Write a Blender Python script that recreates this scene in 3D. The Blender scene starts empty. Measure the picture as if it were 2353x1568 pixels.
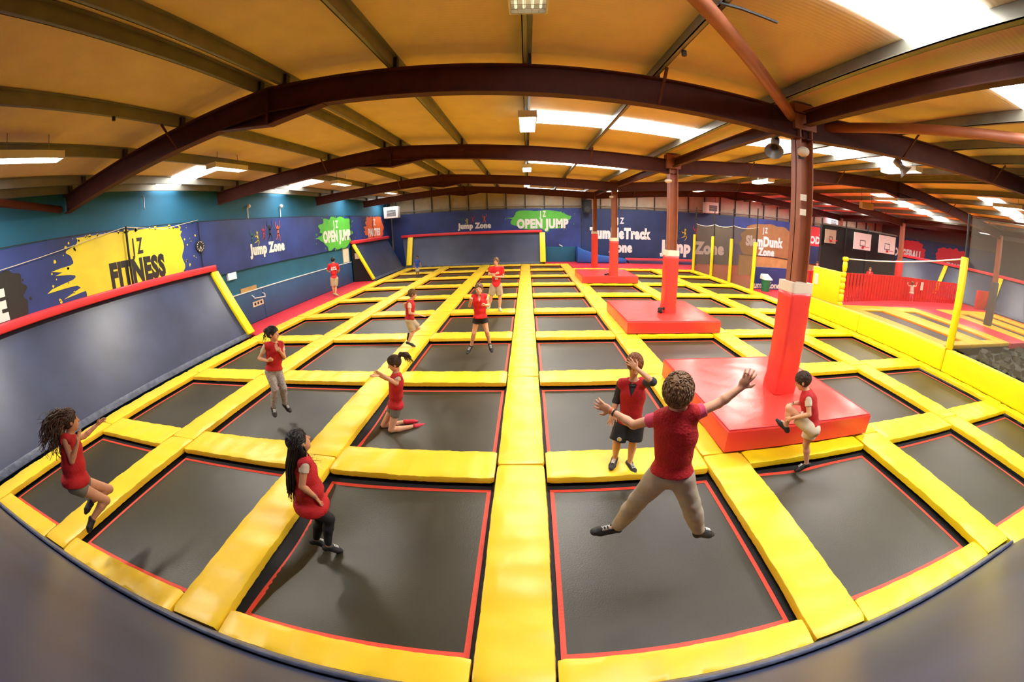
import bpy, math, random
import numpy as np
from mathutils import Vector, Matrix
random.seed(7); rng = np.random.default_rng(7)
SC = bpy.context.scene
COL = SC.collection

# ---------------------------------------------------------------- camera (15 mm fisheye), light, exposure
cd = bpy.data.cameras.new('camera'); cam = bpy.data.objects.new('camera', cd); COL.objects.link(cam)
cd.type = 'PANO'
_K = (0.0, 7.2852e-02, 1.0913e-05, -1.55028e-05, 1.85953e-07)
_tgt = cd.cycles if hasattr(cd, 'cycles') and hasattr(cd.cycles, 'panorama_type') else cd
_tgt.panorama_type = 'FISHEYE_LENS_POLYNOMIAL'
for _i, _k in enumerate(_K): setattr(_tgt, 'fisheye_polynomial_k%d' % _i, -_k)
_tgt.fisheye_fov = math.radians(210)
cd.sensor_fit = 'HORIZONTAL'; cd.sensor_width = 36.0; cd.clip_start = 0.02; cd.clip_end = 300
_F = Vector((-.04149, .9543, -.29597)); _R = Vector((.99906, .03589, -.02432)); _U = Vector((.01258, .2967, .95489))
cam.matrix_world = Matrix(((_R.x, _U.x, -_F.x, 0), (_R.y, _U.y, -_F.y, 0), (_R.z, _U.z, -_F.z, 3.0), (0, 0, 0, 1)))
SC.camera = cam
SC.view_settings.view_transform = 'Standard'; SC.view_settings.look = 'None'
SC.view_settings.exposure = 0.6; SC.view_settings.gamma = 1.0; SC.view_settings.use_curve_mapping = False
W = bpy.data.worlds.new('world'); SC.world = W; W.use_nodes = True
W.node_tree.nodes['Background'].inputs[0].default_value = (.9, .95, 1, 1); W.node_tree.nodes['Background'].inputs[1].default_value = 1.0
SKY_E = 13.0       # daylight through the rooflight sheets
LAMP_E = 30.0     # fluorescent fixtures (glowing face)
LAMP_W = 125.0     # light thrown down by each fixture
SC.cycles.max_bounces = 7; SC.cycles.diffuse_bounces = 4; SC.cycles.glossy_bounces = 2; SC.cycles.transparent_max_bounces = 12
SC.cycles.sample_clamp_indirect = 4.0; SC.cycles.caustics_reflective = False; SC.cycles.caustics_refractive = False
SC.cycles.use_denoising = True

# ---------------------------------------------------------------- materials
def mat(name, col, rough=.6, metal=0., bump=0., bscale=8., var=0., vscale=3., emit=None, es=0., alpha=None, spec=.5, detail=3., wave=None, stretch=None):
    m = bpy.data.materials.new(name); m.use_nodes = True; nt = m.node_tree; b = nt.nodes['Principled BSDF']
    b.inputs['Base Color'].default_value = (*col, 1); b.inputs['Roughness'].default_value = rough; b.inputs['Metallic'].default_value = metal
    b.inputs['Specular IOR Level'].default_value = spec
    tc = nt.nodes.new('ShaderNodeTexCoord'); mp = nt.nodes.new('ShaderNodeMapping'); nt.links.new(tc.outputs['Object'], mp.inputs[0])
    if stretch: mp.inputs['Scale'].default_value = stretch
    if var:
        n = nt.nodes.new('ShaderNodeTexNoise'); n.inputs['Scale'].default_value = vscale; n.inputs['Detail'].default_value = 4; nt.links.new(mp.outputs[0], n.inputs[0])
        r = nt.nodes.new('ShaderNodeMapRange'); r.inputs[1].default_value = .3; r.inputs[2].default_value = .7; r.inputs[3].default_value = 1 - var; r.inputs[4].default_value = 1 + var
        nt.links.new(n.outputs[0], r.inputs[0])
        mx = nt.nodes.new('ShaderNodeVectorMath'); mx.operation = 'SCALE'; mx.inputs[0].default_value = col; nt.links.new(r.outputs[0], mx.inputs['Scale'])
        nt.links.new(mx.outputs[0], b.inputs['Base Color'])
    if bump:
        if wave:
            n = nt.nodes.new('ShaderNodeTexWave'); n.inputs['Scale'].default_value = bscale; n.bands_direction = wave; n.inputs['Distortion'].default_value = 0
        else:
            n = nt.nodes.new('ShaderNodeTexNoise'); n.inputs['Scale'].default_value = bscale; n.inputs['Detail'].default_value = detail
        nt.links.new(mp.outputs[0], n.inputs[0])
        bp = nt.nodes.new('ShaderNodeBump'); bp.inputs['Strength'].default_value = bump; bp.inputs['Distance'].default_value = .03
        nt.links.new(n.outputs[0], bp.inputs['Height']); nt.links.new(bp.outputs[0], b.inputs['Normal'])
    if emit: b.inputs['Emission Color'].default_value = (*emit, 1); b.inputs['Emission Strength'].default_value = es
    if alpha is not None: b.inputs['Alpha'].default_value = alpha
    return m
def netmat(name, col, cover):
    """fine woven netting: a small square mesh of cords, see-through between them"""
    m = bpy.data.materials.new(name); m.use_nodes = True; nt = m.node_tree; b = nt.nodes['Principled BSDF']
    b.inputs['Base Color'].default_value = (*col, 1); b.inputs['Roughness'].default_value = .9; b.inputs['Alpha'].default_value = cover
    return m
M = {}
M['yellow'] = mat('yellow_vinyl', (.94, .62, .025), .38, bump=.45, bscale=3.0, var=.05, vscale=1.3, detail=2)
M['yellow2'] = mat('yellow_vinyl_lemon_light', (.95, .74, .006), .42, bump=.20, bscale=2.0, var=.03)  # same yellow vinyl, with the lemon cast of the light put into its colour
M['orange'] = mat('amber_vinyl', (.90, .50, .01), .45, bump=.2, bscale=2.2)
M['mat'] = mat('black_woven_mat', (.028, .0265, .014), .40, bump=.12, bscale=90, var=.28, vscale=.9, spec=.65)
M['web'] = mat('black_webbing', (.012, .011, .010), .75, bump=.3, bscale=60)
M['tape'] = mat('red_tape', (.80, .07, .035), .55, bump=.25, bscale=40, var=.06, vscale=12)
M['redpad'] = mat('red_vinyl', (.84, .055, .04), .27, bump=.28, bscale=3.0, detail=3, var=.05)
M['redcap'] = mat('red_cap_vinyl', (.74, .035, .05), .40, bump=.35, bscale=4)
M['redfloor'] = mat('red_matting', (.70, .03, .045), .45, bump=.08, bscale=5, var=.07)
M['slab'] = mat('blue_grey_trampoline_fabric', (.036, .048, .10), .38, bump=.04, bscale=3, var=.25, vscale=1.0)
M['skirt'] = mat('blue_vinyl_skirt', (.075, .092, .15), .45, bump=.5, bscale=9, var=.35, vscale=8)
M['black'] = mat('black_cloth', (.012, .012, .012), .8, bump=.1, bscale=20)
M['teal'] = mat('teal_wall_paint', (.012, .115, .20), .75, var=.10, vscale=.8, bump=.03, bscale=30)
M['navy'] = mat('blue_wall_panel', (.028, .085, .21), .6, var=.08, vscale=2)
M['banner'] = mat('blue_banner_print', (.022, .045, .20), .55, var=.45, vscale=.55, bump=.1, bscale=2)
M['bannerd'] = mat('dark_blue_banner_print', (.012, .03, .10), .55, var=.35, vscale=.6)
M['roof'] = mat('cream_roof_sheet', (.74, .56, .35), .7, bump=.05, bscale=5.2, wave='Y', var=.06, vscale=2.0)
M['cladding'] = mat('beige_wall_cladding', (.42, .36, .25), .7, var=.08)
M['steel'] = mat('red_oxide_painted_steel', (.075, .017, .009), .65, bump=.06, bscale=30, var=.15, vscale=4, spec=.25)
M['steel2'] = mat('orange_oxide_painted_steel', (.33, .10, .04), .5, bump=.06, bscale=30, var=.12)
M['galv'] = mat('galvanised_purlin_steel', (.21, .20, .155), .42, metal=.35, var=.15, vscale=3)
M['dark'] = mat('dark_steel', (.02, .018, .016), .6)
M['grey'] = mat('grey_metal', (.30, .29, .27), .4, metal=.4)
M['white'] = mat('white_paint', (.80, .78, .74), .5)
M['cream'] = mat('cream_fabric', (.75, .66, .50), .8)
M['sky'] = mat('rooflight_daylight', (.9, .92, 1), .5, emit=(.93, .96, 1.0), es=SKY_E)
M['tube'] = mat('lit_fluorescent_diffuser', (.95, .95, .9), .4, emit=(1, .96, .86), es=LAMP_E)
M['dimtube'] = mat('unlit_tube_added_glow', (.75, .72, .6), .3, emit=(1, .9, .6), es=.6)  # faint glow added to the tubes of the switched-off fitting
M['concrete'] = mat('dark_concrete', (.05, .045, .04), .9, var=.2)
M['plain'] = mat('dark_wall_paint', (.08, .075, .07), .8)
M['net'] = netmat('brown_netting', (.15, .115, .06), .70)
M['net2'] = netmat('grey_netting', (.14, .125, .10), .42)
M['net3'] = netmat('black_netting', (.03, .028, .02), .30)
M['cagenet'] = mat('black_cage_netting', (.010, .014, .011), .85, bump=.3, bscale=30)
M['fence'] = mat('red_fence_slats', (.62, .012, .008), .42, var=.12, vscale=4)
M['wood'] = mat('tan_plywood', (.44, .26, .09), .6, var=.18, vscale=2)
M['bluemat'] = mat('royal_blue_vinyl', (.015, .10, .42), .4, bump=.2, bscale=3)
M['foam'] = mat('dark_foam', (.05, .05, .035), .9, var=.5, vscale=1.5)
M['green'] = mat('green_plastic', (.01, .17, .07), .45)
M['pylw'] = mat('yellow_ink', (.82, .66, .03), .6, var=.08, vscale=2)
M['pgrn'] = mat('green_ink', (.10, .48, .05), .6, var=.12, vscale=2)
M['porg'] = mat('orange_ink', (.75, .13, .03), .6, var=.08, vscale=2)
M['pred'] = mat('red_ink', (.62, .02, .03), .6)
M['pwht'] = mat('white_ink', (.80, .76, .70), .6)
M['pblk'] = mat('black_ink', (.018, .014, .012), .6)
M['pbrn'] = mat('brown_ink', (.30, .15, .05), .6, var=.12, vscale=2)
M['pdgr'] = mat('dark_green_ink', (.02, .16, .09), .6)
M['exit'] = mat('lit_green_exit_panel', (.3, .8, .6), .5, emit=(.35, 1, .75), es=1.2)
# people
def skin(n, c): return mat(n, c, .5, var=.05, vscale=20, spec=.35)
M['skin'] = skin('fair_skin', (.76, .40, .235)); M['skin2'] = skin('tan_skin', (.60, .29, .155)); M['skin3'] = skin('brown_skin', (.30, .13, .065))
M['vest'] = mat('red_mesh_bib', (.50, .008, .012), .8, bump=.35, bscale=60, var=.12, vscale=9)
M['tee'] = mat('red_t_shirt', (.74, .012, .015), .75, bump=.2, bscale=14, var=.06, vscale=8)
M['trim'] = mat('black_bib_edging', (.03, .008, .01), .8)
M['wtee'] = mat('cream_t_shirt', (.70, .58, .42), .8, bump=.2, bscale=12)
M['pink'] = mat('pink_t_shirt', (.74, .08, .16), .8, bump=.25, bscale=14, var=.08, vscale=8)
M['dshirt'] = mat('charcoal_shirt', (.028, .03, .032), .8, bump=.3, bscale=14, var=.25, vscale=16)
M['blk'] = mat('black_jersey', (.010, .010, .011), .8, bump=.2, bscale=12)
M['gshort'] = mat('grey_jersey', (.16, .15, .11), .8, bump=.2, bscale=14, var=.12, vscale=20)
M['jog'] = mat('stone_jogger_fabric', (.42, .36, .27), .85, bump=.45, bscale=9, var=.10, vscale=9)
M['leg'] = mat('grey_patterned_leggings', (.36, .33, .32), .8, var=.45, vscale=45, bump=.1, bscale=20)
M['wshort'] = mat('white_shorts_fabric', (.72, .62, .45), .8, bump=.3, bscale=10)
M['beige'] = mat('beige_shorts_fabric', (.48, .38, .24), .85, bump=.3, bscale=10, var=.1, vscale=12)
M['shoe'] = mat('black_canvas_shoe', (.012, .011, .011), .6)
M['lace'] = mat('white_lace', (.75, .74, .70), .6)
M['sock'] = mat('red_sock', (.62, .03, .05), .8, var=.2, vscale=30)
M['hblk'] = mat('black_hair', (.010, .007, .006), .38, bump=.3, bscale=40)
M['hbrn'] = mat('brown_hair', (.060, .026, .010), .45, bump=.4, bscale=40, var=.3, vscale=20)
M['hlbr'] = mat('light_brown_hair', (.19, .095, .035), .45, bump=.4, bscale=40, var=.3, vscale=20)
M['hging'] = mat('ginger_hair', (.25, .075, .014), .45, bump=.4, bscale=40, var=.3, vscale=25)
M['eye'] = mat('eye_white', (.7, .68, .64), .3); M['iris'] = mat('dark_iris', (.02, .012, .01), .3); M['lip'] = mat('lip', (.45, .12, .09), .5)
M['royal'] = mat('royal_blue_t_shirt', (.015, .05, .30), .8, var=.15, vscale=6)
M['sole'] = mat('pale_green_sock', (.45, .55, .28), .8)

# ---------------------------------------------------------------- mesh helpers
class MB:
    def __init__(s): s.v = []; s.f = []
    def add(s, vs, fs):
        o = len(s.v); s.v += [tuple(map(float, p)) for p in vs]; s.f += [tuple(i + o for i in f) for f in fs]; return s
    def box(s, x0, x1, y0, y1, z0, z1):
        return s.hexa([(x0, y0, z0), (x1, y0, z0), (x1, y1, z0), (x0, y1, z0), (x0, y0, z1), (x1, y0, z1), (x1, y1, z1), (x0, y1, z1)])
    def hexa(s, p):
        return s.add(p, [(0, 3, 2, 1), (4, 5, 6, 7), (0, 1, 5, 4), (1, 2, 6, 5), (2, 3, 7, 6), (3, 0, 4, 7)])
    def obox(s, c, ax, ay, az):     # centre and three half-axis vectors
        c, ax, ay, az = map(Vector, (c, ax, ay, az))
        return s.hexa([c - ax - ay - az, c + ax - ay - az, c + ax + ay - az, c - ax + ay - az, c - ax - ay + az, c + ax - ay + az, c + ax + ay + az, c - ax + ay + az])
    def extr(s, prof, a, b, closed=True):    # profile [(x,y,z)] offsets swept from a to b
        a, b = Vector(a), Vector(b); n = len(prof)
        vs = [a + Vector(p) for p in prof] + [b + Vector(p) for p in prof]
        fs = [(i, (i + 1) % n, (i + 1) % n + n, i + n) for i in range(n)] + [tuple(range(n))[::-1], tuple(range(n, 2 * n))]
        return s.add(vs, fs)
    def tube(s, pts, r, n=8, caps=True):
        pts = [Vector(p) for p in pts]; rs = r if isinstance(r, (list, tuple)) else [r] * len(pts)
        prev = None; base = len(s.v); vs = []; fs = []
        for i, p in enumerate(pts):
            d = (pts[min(i + 1, len(pts) - 1)] - pts[max(i - 1, 0)])
            d = d.normalized() if d.length > 1e-9 else Vector((0, 0, 1))
            if prev is None: u = d.orthogonal().normalized()
            else:
                u = prev - d * prev.dot(d); u = u.normalized() if u.length > 1e-6 else d.orthogonal().normalized()
            prev = u; w = d.cross(u)
            for k in range(n):
                a = 2 * math.pi * k / n; vs.append(p + (u * math.cos(a) + w * math.sin(a)) * rs[i])
        for i in range(len(pts) - 1):
            for k in range(n):
                fs.append((i * n + k, i * n + (k + 1) % n, (i + 1) * n + (k + 1) % n, (i + 1) * n + k))
        if caps: fs += [tuple(range(n))[::-1], tuple(range((len(pts) - 1) * n, len(pts) * n))]
        return s.add(vs, fs)
    def ball(s, c, r, n=10, sc=(1, 1, 1)):
        vs = []; fs = []; c = Vector(c); m = n // 2
        for i in range(m + 1):
            t = math.pi * i / m
            for k in range(n):
                a = 2 * math.pi * k / n; vs.append(c + Vector((math.sin(t) * math.cos(a) * sc[0], math.sin(t) * math.sin(a) * sc[1], math.cos(t) * sc[2])) * r)
        for i in range(m):
            for k in range(n): fs.append((i * n + k, (i + 1) * n + k, (i + 1) * n + (k + 1) % n, i * n + (k + 1) % n))
        return s.add(vs, fs)
    def poly(s, pts, nrm, th):      # flat outline given thickness
        nrm = Vector(nrm).normalized() * th; n = len(pts); vs = [Vector(p) for p in pts] + [Vector(p) + nrm for p in pts]
        return s.add(vs, [tuple(range(n))[::-1], tuple(range(n, 2 * n))] + [(i, (i + 1) % n, (i + 1) % n + n, i + n) for i in range(n)])
    def each(s, name, m, parent, n=8):
        """every piece of n vertices becomes a part of its own"""
        for i in range(0, len(s.v), n):
            b = MB(); b.v = s.v[i:i + n]; b.f = [tuple(k - i for k in f) for f in s.f if i <= min(f) < i + n]; b.build(name, m, parent)
    def build(s, name, m, parent=None, smooth=False, bevel=0., seg=2, loc=None):
        me = bpy.data.meshes.new(name); vs = s.v
        o = bpy.data.objects.new(name, me)
        off = Vector((0, 0, 0))
        if parent is not None: off = parent.matrix_world.translation
        elif vs:
            a = np.array(vs); off = Vector(((a[:, 0].min() + a[:, 0].max()) / 2, (a[:, 1].min() + a[:, 1].max()) / 2, a[:, 2].min()))
        vs = [(p[0] - off.x, p[1] - off.y, p[2] - off.z) for p in vs]
        me.from_pydata(vs, [], s.f); me.validate(); me.update()
        me.materials.append(M[m] if isinstance(m, str) else m)
        COL.objects.link(o)
        if parent is not None: o.parent = parent
        else: o.location = off; o.matrix_world = Matrix.Translation(off)
        if bevel:
            import bmesh
            bm = bmesh.new(); bm.from_mesh(me); bmesh.ops.remove_doubles(bm, verts=bm.verts, dist=1e-5)
            es = [e for e in bm.edges if len(e.link_faces) == 2 and e.calc_face_angle(0) > .5]
            bmesh.ops.bevel(bm, geom=es, offset=bevel, segments=seg, affect='EDGES', profile=.5, clamp_overlap=True)
            bmesh.ops.recalc_face_normals(bm, faces=bm.faces); bm.to_mesh(me); bm.free()
            smooth = True
        if smooth:
            me.shade_smooth()
            if bevel: 
                try: me.set_sharp_from_angle(angle=math.radians(50))
                except Exception: pass
        return o
def tag(o, label=None, cat=None, group=None, kind=None):
    if label: o['label'] = label
    if cat: o['category'] = cat
    if group: o['group'] = group
    if kind: o['kind'] = kind
    return o
def thing(name, loc, label, cat, group=None):
    o = bpy.data.objects.new(name, None); COL.objects.link(o); o.location = loc; o.matrix_world = Matrix.Translation(loc); o.empty_display_size = .1
    return tag(o, label, cat, group)
def struct(o): o['kind'] = 'structure'; return o
def text_mb(s, origin, right, up, height, width=None, bold=.02, th=.006, space=1.0, cond=.62):
    """bold condensed lettering as a thin solid on a plane; origin = lower left of the text"""
    cu = bpy.data.curves.new('t', 'FONT'); cu.body = s; cu.size = 1; cu.offset = bold; cu.extrude = 0; cu.space_character = space
    cu.resolution_u = 3
    ob = bpy.data.objects.new('t', cu); COL.objects.link(ob)
    dg = bpy.context.evaluated_depsgraph_get(); me = bpy.data.meshes.new_from_object(ob.evaluated_get(dg))
    vs = [v.co.copy() for v in me.vertices]; fs = [tuple(p.vertices) for p in me.polygons]
    COL.objects.unlink(ob); bpy.data.objects.remove(ob); bpy.data.curves.remove(cu); bpy.data.meshes.remove(me)
    x0 = min(v.x for v in vs); x1 = max(v.x for v in vs)
    cap = .73
    sy = height / cap; sx = (width / (x1 - x0)) if width else sy * cond
    O, Rr, Uu = Vector(origin), Vector(right).normalized(), Vector(up).normalized(); N = Rr.cross(Uu)
    n = len(vs); top = [O + Rr * ((v.x - x0) * sx) + Uu * (v.y * sy) + N * th for v in vs]; bot = [p - N * th for p in top]
    from collections import Counter
    ec = Counter()
    for f in fs:
        for i in range(len(f)): ec[(f[i], f[(i + 1) % len(f)])] += 1
    side = [(a, b, b + n, a + n)[::-1] for (a, b) in ec if (b, a) not in ec]
    m = MB(); m.add(top + bot, fs + [tuple(i + n for i in f)[::-1] for f in fs] + side)
    return m
ORD = ['first', 'second', 'third', 'fourth', 'fifth', 'sixth', 'seventh', 'eighth', 'ninth', 'tenth', 'eleventh', 'twelfth', 'thirteenth']

# ---------------------------------------------------------------- roof profile
RP = [(-10.9, 5.24), (-3.9, 5.70), (4.35, 5.155), (14.3, 5.81), (24.3, 5.15), (34.2, 5.80), (36.0, 5.68)]
def zr(x):
    for (a, za), (b, zb) in zip(RP, RP[1:]):
        if x <= b: return za + (zb - za) * (x - a) / (b - a)
    return RP[-1][1]
Y0, Y1 = -4.0, 30.5
FR = [5.4, 11.35, 18.7, 25.0]

# ---------------------------------------------------------------- building shell
b = MB(); b.box(-11.2, 36.3, Y0 - .3, Y1 + .3, -1.2, -.9); struct(b.build('floor', 'concrete'))
b = MB()
n = len(RP); vs = [(x, Y0, z) for x, z in RP] + [(x, Y1 + .2, z) for x, z in RP] + [(x, Y0, z + .12) for x, z in RP] + [(x, Y1 + .2, z + .12) for x, z in RP]
fs = []
for i in range(n - 1):
    fs += [(i, i + 1, n + i + 1, n + i), (2 * n + i, 3 * n + i, 3 * n + i + 1, 2 * n + i + 1), (i, 2 * n + i, 2 * n + i + 1, i + 1), (n + i, n + i + 1, 3 * n + i + 1, 3 * n + i)]
fs += [(0, n, 3 * n, 2 * n), (n - 1, 3 * n - 1, 4 * n - 1, 2 * n - 1)]
struct(b.add(vs, fs).build('ceiling', 'roof'))
b = MB(); b.box(-11.1, -10.75, Y0, Y1, -.9, 5.45); struct(b.build('wall_left', 'teal'))
b = MB(); b.box(36.0, 36.3, Y0, Y1, -.9, 5.85); struct(b.build('wall_right', 'plain'))
b = MB(); b.box(-11.1, 36.3, Y0 - .3, Y0, -.9, 6.0); struct(b.build('wall_front', 'plain'))
b = MB()
pr = [(x, Y1, z + .1) for x, z in RP]
b.poly([(-11.1, Y1, -.9), (36.3, Y1, -.9)] + pr[::-1], (0, 1, 0), .3)
struct(b.build('wall_back', 'cladding'))
# studs and rails of the gable, above the banners
ws = thing('gable_studwork', (12, Y1 - .06, 4.2), 'dark steel studs and rails on the beige gable wall above the far banners', 'wall framing')
st = MB()
for x in np.arange(-10.2, 35.5, 1.45):
    st.box(x - .035, x + .035, Y1 - .12, Y1 - .005, 4.05, zr(x) - .02)
st.each('stud', 'dark', ws)
rl = MB(); rl.box(-10.7, 35.9, Y1 - .15, Y1 - .12, 4.30, 4.35); rl.build('rail', 'galv', ws)
rl = MB(); rl.box(-10.7, 35.9, Y1 - .14, Y1 - .12, 4.16, 4.19); rl.build('rail', 'dark', ws)
# low boarded front on the left wall
b = MB(); b.box(-10.745, -10.62, 10.75, 22.3, 0.0, 1.24); lw = b.build('boarded_dado', 'navy', bevel=.01)
tag(lw, 'blue boarded lower wall beside the red walkway with a pale top edge', 'wall panel')
b = MB(); b.box(-10.745, -10.60, 10.75, 22.3, 1.24, 1.262); b.build('top_edge', 'white', lw)
b = MB(); b.box(-10.622, -10.612, 13.33, 13.36, .0, 1.24); b.build('door_joint', 'bannerd', lw)

# rooflights (daylight sheets set in the slopes)
wn = 0
for yc in (2.25, 8.85, 15.25, 21.6, 27.5):
    for xa, xb in ((-10.7, -8.6), (.15, 4.05), (4.65, 10.9), (17.5, 23.9), (24.8, 30.5)):
        if yc == 21.6 and xa > 0 and xa < 10: continue
        wn += 1; b = MB(); w = .52
        b.hexa([(xa, yc - w, zr(xa) - .02), (xb, yc - w, zr(xb) - .02), (xb, yc + w, zr(xb) - .02), (xa, yc + w, zr(xa) - .02),
                (xa, yc - w, zr(xa) + .01), (xb, yc - w, zr(xb) + .01), (xb, yc + w, zr(xb) + .01), (xa, yc + w, zr(xa) + .01)])
        struct(b.build('window_%d' % wn, 'sky'))

# purlins: cold-rolled Z sections running away from the camera
PX = [-10.45, -9.72, -7.85, -5.98, -4.12, -3.62, -1.80, .07, 1.85, 3.80, 4.95, 6.85, 8.75, 10.65, 12.5, 14.1, 14.55, 16.3, 18.1, 19.95, 21.8, 23.7, 24.9, 26.8, 28.7, 30.6, 32.5, 34.0]
for i, x in enumerate(PX):
    z = zr(x); b = MB(); d = .2; f = .065; t = .012
    big = x in (3.80, 4.95)
    if big: d = .21; f = .10
    b.box(x - t / 2, x + t / 2, Y0, Y1 - .15, z - d - .005, z - .005)
    b.box(x - f, x, Y0, Y1 - .15, z - d - .005, z - d + .006); b.box(x - f, x - f + t, Y0, Y1 - .15, z - d - .005, z - d + .02)
    b.box(x, x + f, Y0, Y1 - .15, z - .017, z - .005)
    o = b.build('roof_purlin', 'galv')
    tag(o, 'galvanised %s running away under the roof sheets, %s from the left wall' % ('valley purlin' if big else 'purlin', (ORD + ['number %d' % k for k in range(14, 40)])[i]), 'roof beam', 'purlins under the roof')
for x in (4.35, 24.3):
    b = MB(); b.box(x - .42, x + .42, Y0, Y1 - .15, zr(x) - .015, zr(x) - .003); o = b.build('valley_gutter', 'roof')  # galvanised gutter; the tan it reflects is put into its colour
    tag(o, 'galvanised valley gutter with tan reflection coloured in, above the %s row of columns' % ('near' if x < 10 else 'far right'), 'gutter')

def ibeam(b, p, q, up, depth, width, tf=.018, tw=.012):
    """I section from p to q; p, q on the top face"""
    p, q, up = Vector(p), Vector(q), Vector(up).normalized(); d = (q - p).normalized(); s = d.cross(up).normalized(); up = s.cross(d)
    L = (q - p) / 2; c = (p + q) / 2
    b.obox(c - up * tf / 2, L, s * width / 2, up * tf / 2); b.obox(c - up * (depth - tf / 2), L, s * width / 2, up * tf / 2)
    b.obox(c - up * depth / 2, L, s * tw / 2, up * (depth / 2 - tf))
SPANS = [(-10.72, -3.9, 4.35), (4.35, 14.3, 24.3), (24.3, 34.2, 35.9)]
FN = ['nearest', 'second', 'third', 'farthest']; BN = ['left', 'middle', 'right-hand']
for fi, y in enumerate(FR):
    for si, (xa, xm, xb) in enumerate(SPANS):
        r = thing('steel_rafter', (xm, y, zr(xm) - .6), '%s red-brown steel rafter frame spanning the %s roof bay' % (FN[fi], BN[si]), 'rafter', 'portal frame rafters')
        for a, c in ((xa, xm), (xm, xb)):
            b = MB(); ibeam(b, (a, y, zr(a) - .21), (c, y, zr(c) - .21), (0, 0, 1), .42, .19); b.build('beam', 'steel', r)
        b = MB()  # apex haunch
        zt = zr(xm) - .62
        b.poly([(xm - 1.0, y - .008, zr(xm - 1.0) - .62), (xm, y - .008, zt - .20), (xm + 1.0 if xm + 1 < xb else xb, y - .008, zr(min(xm + 1, xb)) - .62), (xm, y - .008, zt + .02)], (0, 1, 0), .016)
        b.hexa([(xm - 1.0, y - .095, zr(xm - 1) - .64), (xm, y - .095, zt - .22), (xm, y + .095, zt - .22), (xm - 1.0, y + .095, zr(xm - 1) - .64), (xm - 1.0, y - .095, zr(xm - 1) - .62), (xm, y - .095, zt - .20), (xm, y + .095, zt - .20), (xm - 1.0, y + .095, zr(xm - 1) - .62)])
        if xm + 1 < xb: b.hexa([(xm + 1.0, y - .095, zr(xm + 1) - .64), (xm + 1.0, y + .095, zr(xm + 1) - .64), (xm, y + .095, zt - .22), (xm, y - .095, zt - .22), (xm + 1.0, y - .095, zr(xm + 1) - .62), (xm + 1.0, y + .095, zr(xm + 1) - .62), (xm, y + .095, zt - .20), (xm, y - .095, zt - .20)])
        b.box(xm - .02, xm + .02, y - .095, y + .095, zt - .2, zr(xm) - .21)
        b.build('apex_haunch', 'steel', r)
        for px in (PX[3], 1.85, 6.85, 10.65, 18.1, 21.8, 28.7):
            if xa < px < xb:
                s = 1 if px < xm else -1
                b = MB(); b.obox(((px + s * 0), y - .30, zr(px) - .42), (.02, 0, 0), (0, .20, -.20), (0, .008, .008)); b.build('fly_brace', 'steel', r)
        cl = MB()
        for px in PX:
            if xa < px < xb: cl.box(px + .009, px + .055, y - .05, y + .05, zr(px) - .212, zr(px) - .03)
        cl.each('purlin_cleat', 'dark', r)
# valley tie beams between the columns
for x in (4.35, 24.3):
    ys = [Y0] + FR + [Y1 - .15]
    for i in range(len(ys) - 1):
        b = MB(); ibeam(b, (x, ys[i] + .13, zr(x) - .19), (x, ys[i + 1] - .13, zr(x) - .19), (0, 0, 1), .23, .15)
        o = b.build('valley_tie_beam', 'steel')
        tag(o, '%s red-brown beam along the %s column row, counted from the viewer' % (ORD[i], 'near' if x < 10 else 'far right'), 'beam', 'beams tying the column heads')
# tubular wind braces in the roof plane
for nm, p, q, lab in (('a', (4.40, 5.62, 4.86), (-.9, .95, 5.2), 'thick orange-brown steel tube bracing up and left from the first column head'),
                 ('b', (4.75, 5.60, 4.83), (10.6, -.3, 5.25), 'thick orange-brown steel tube bracing to the right from the first column head'),
                 ('c', (-10.6, 5.15, 4.72), (-8.3, .4, 5.0), 'brown steel brace tube rising from the left wall end of the nearest rafter')):
    b = MB(); b.tube([p, q], .085, 16); o = b.build('wind_brace', 'steel2' if nm != 'c' else 'steel', smooth=True); tag(o, lab, 'roof brace', 'tubular roof braces')
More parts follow.
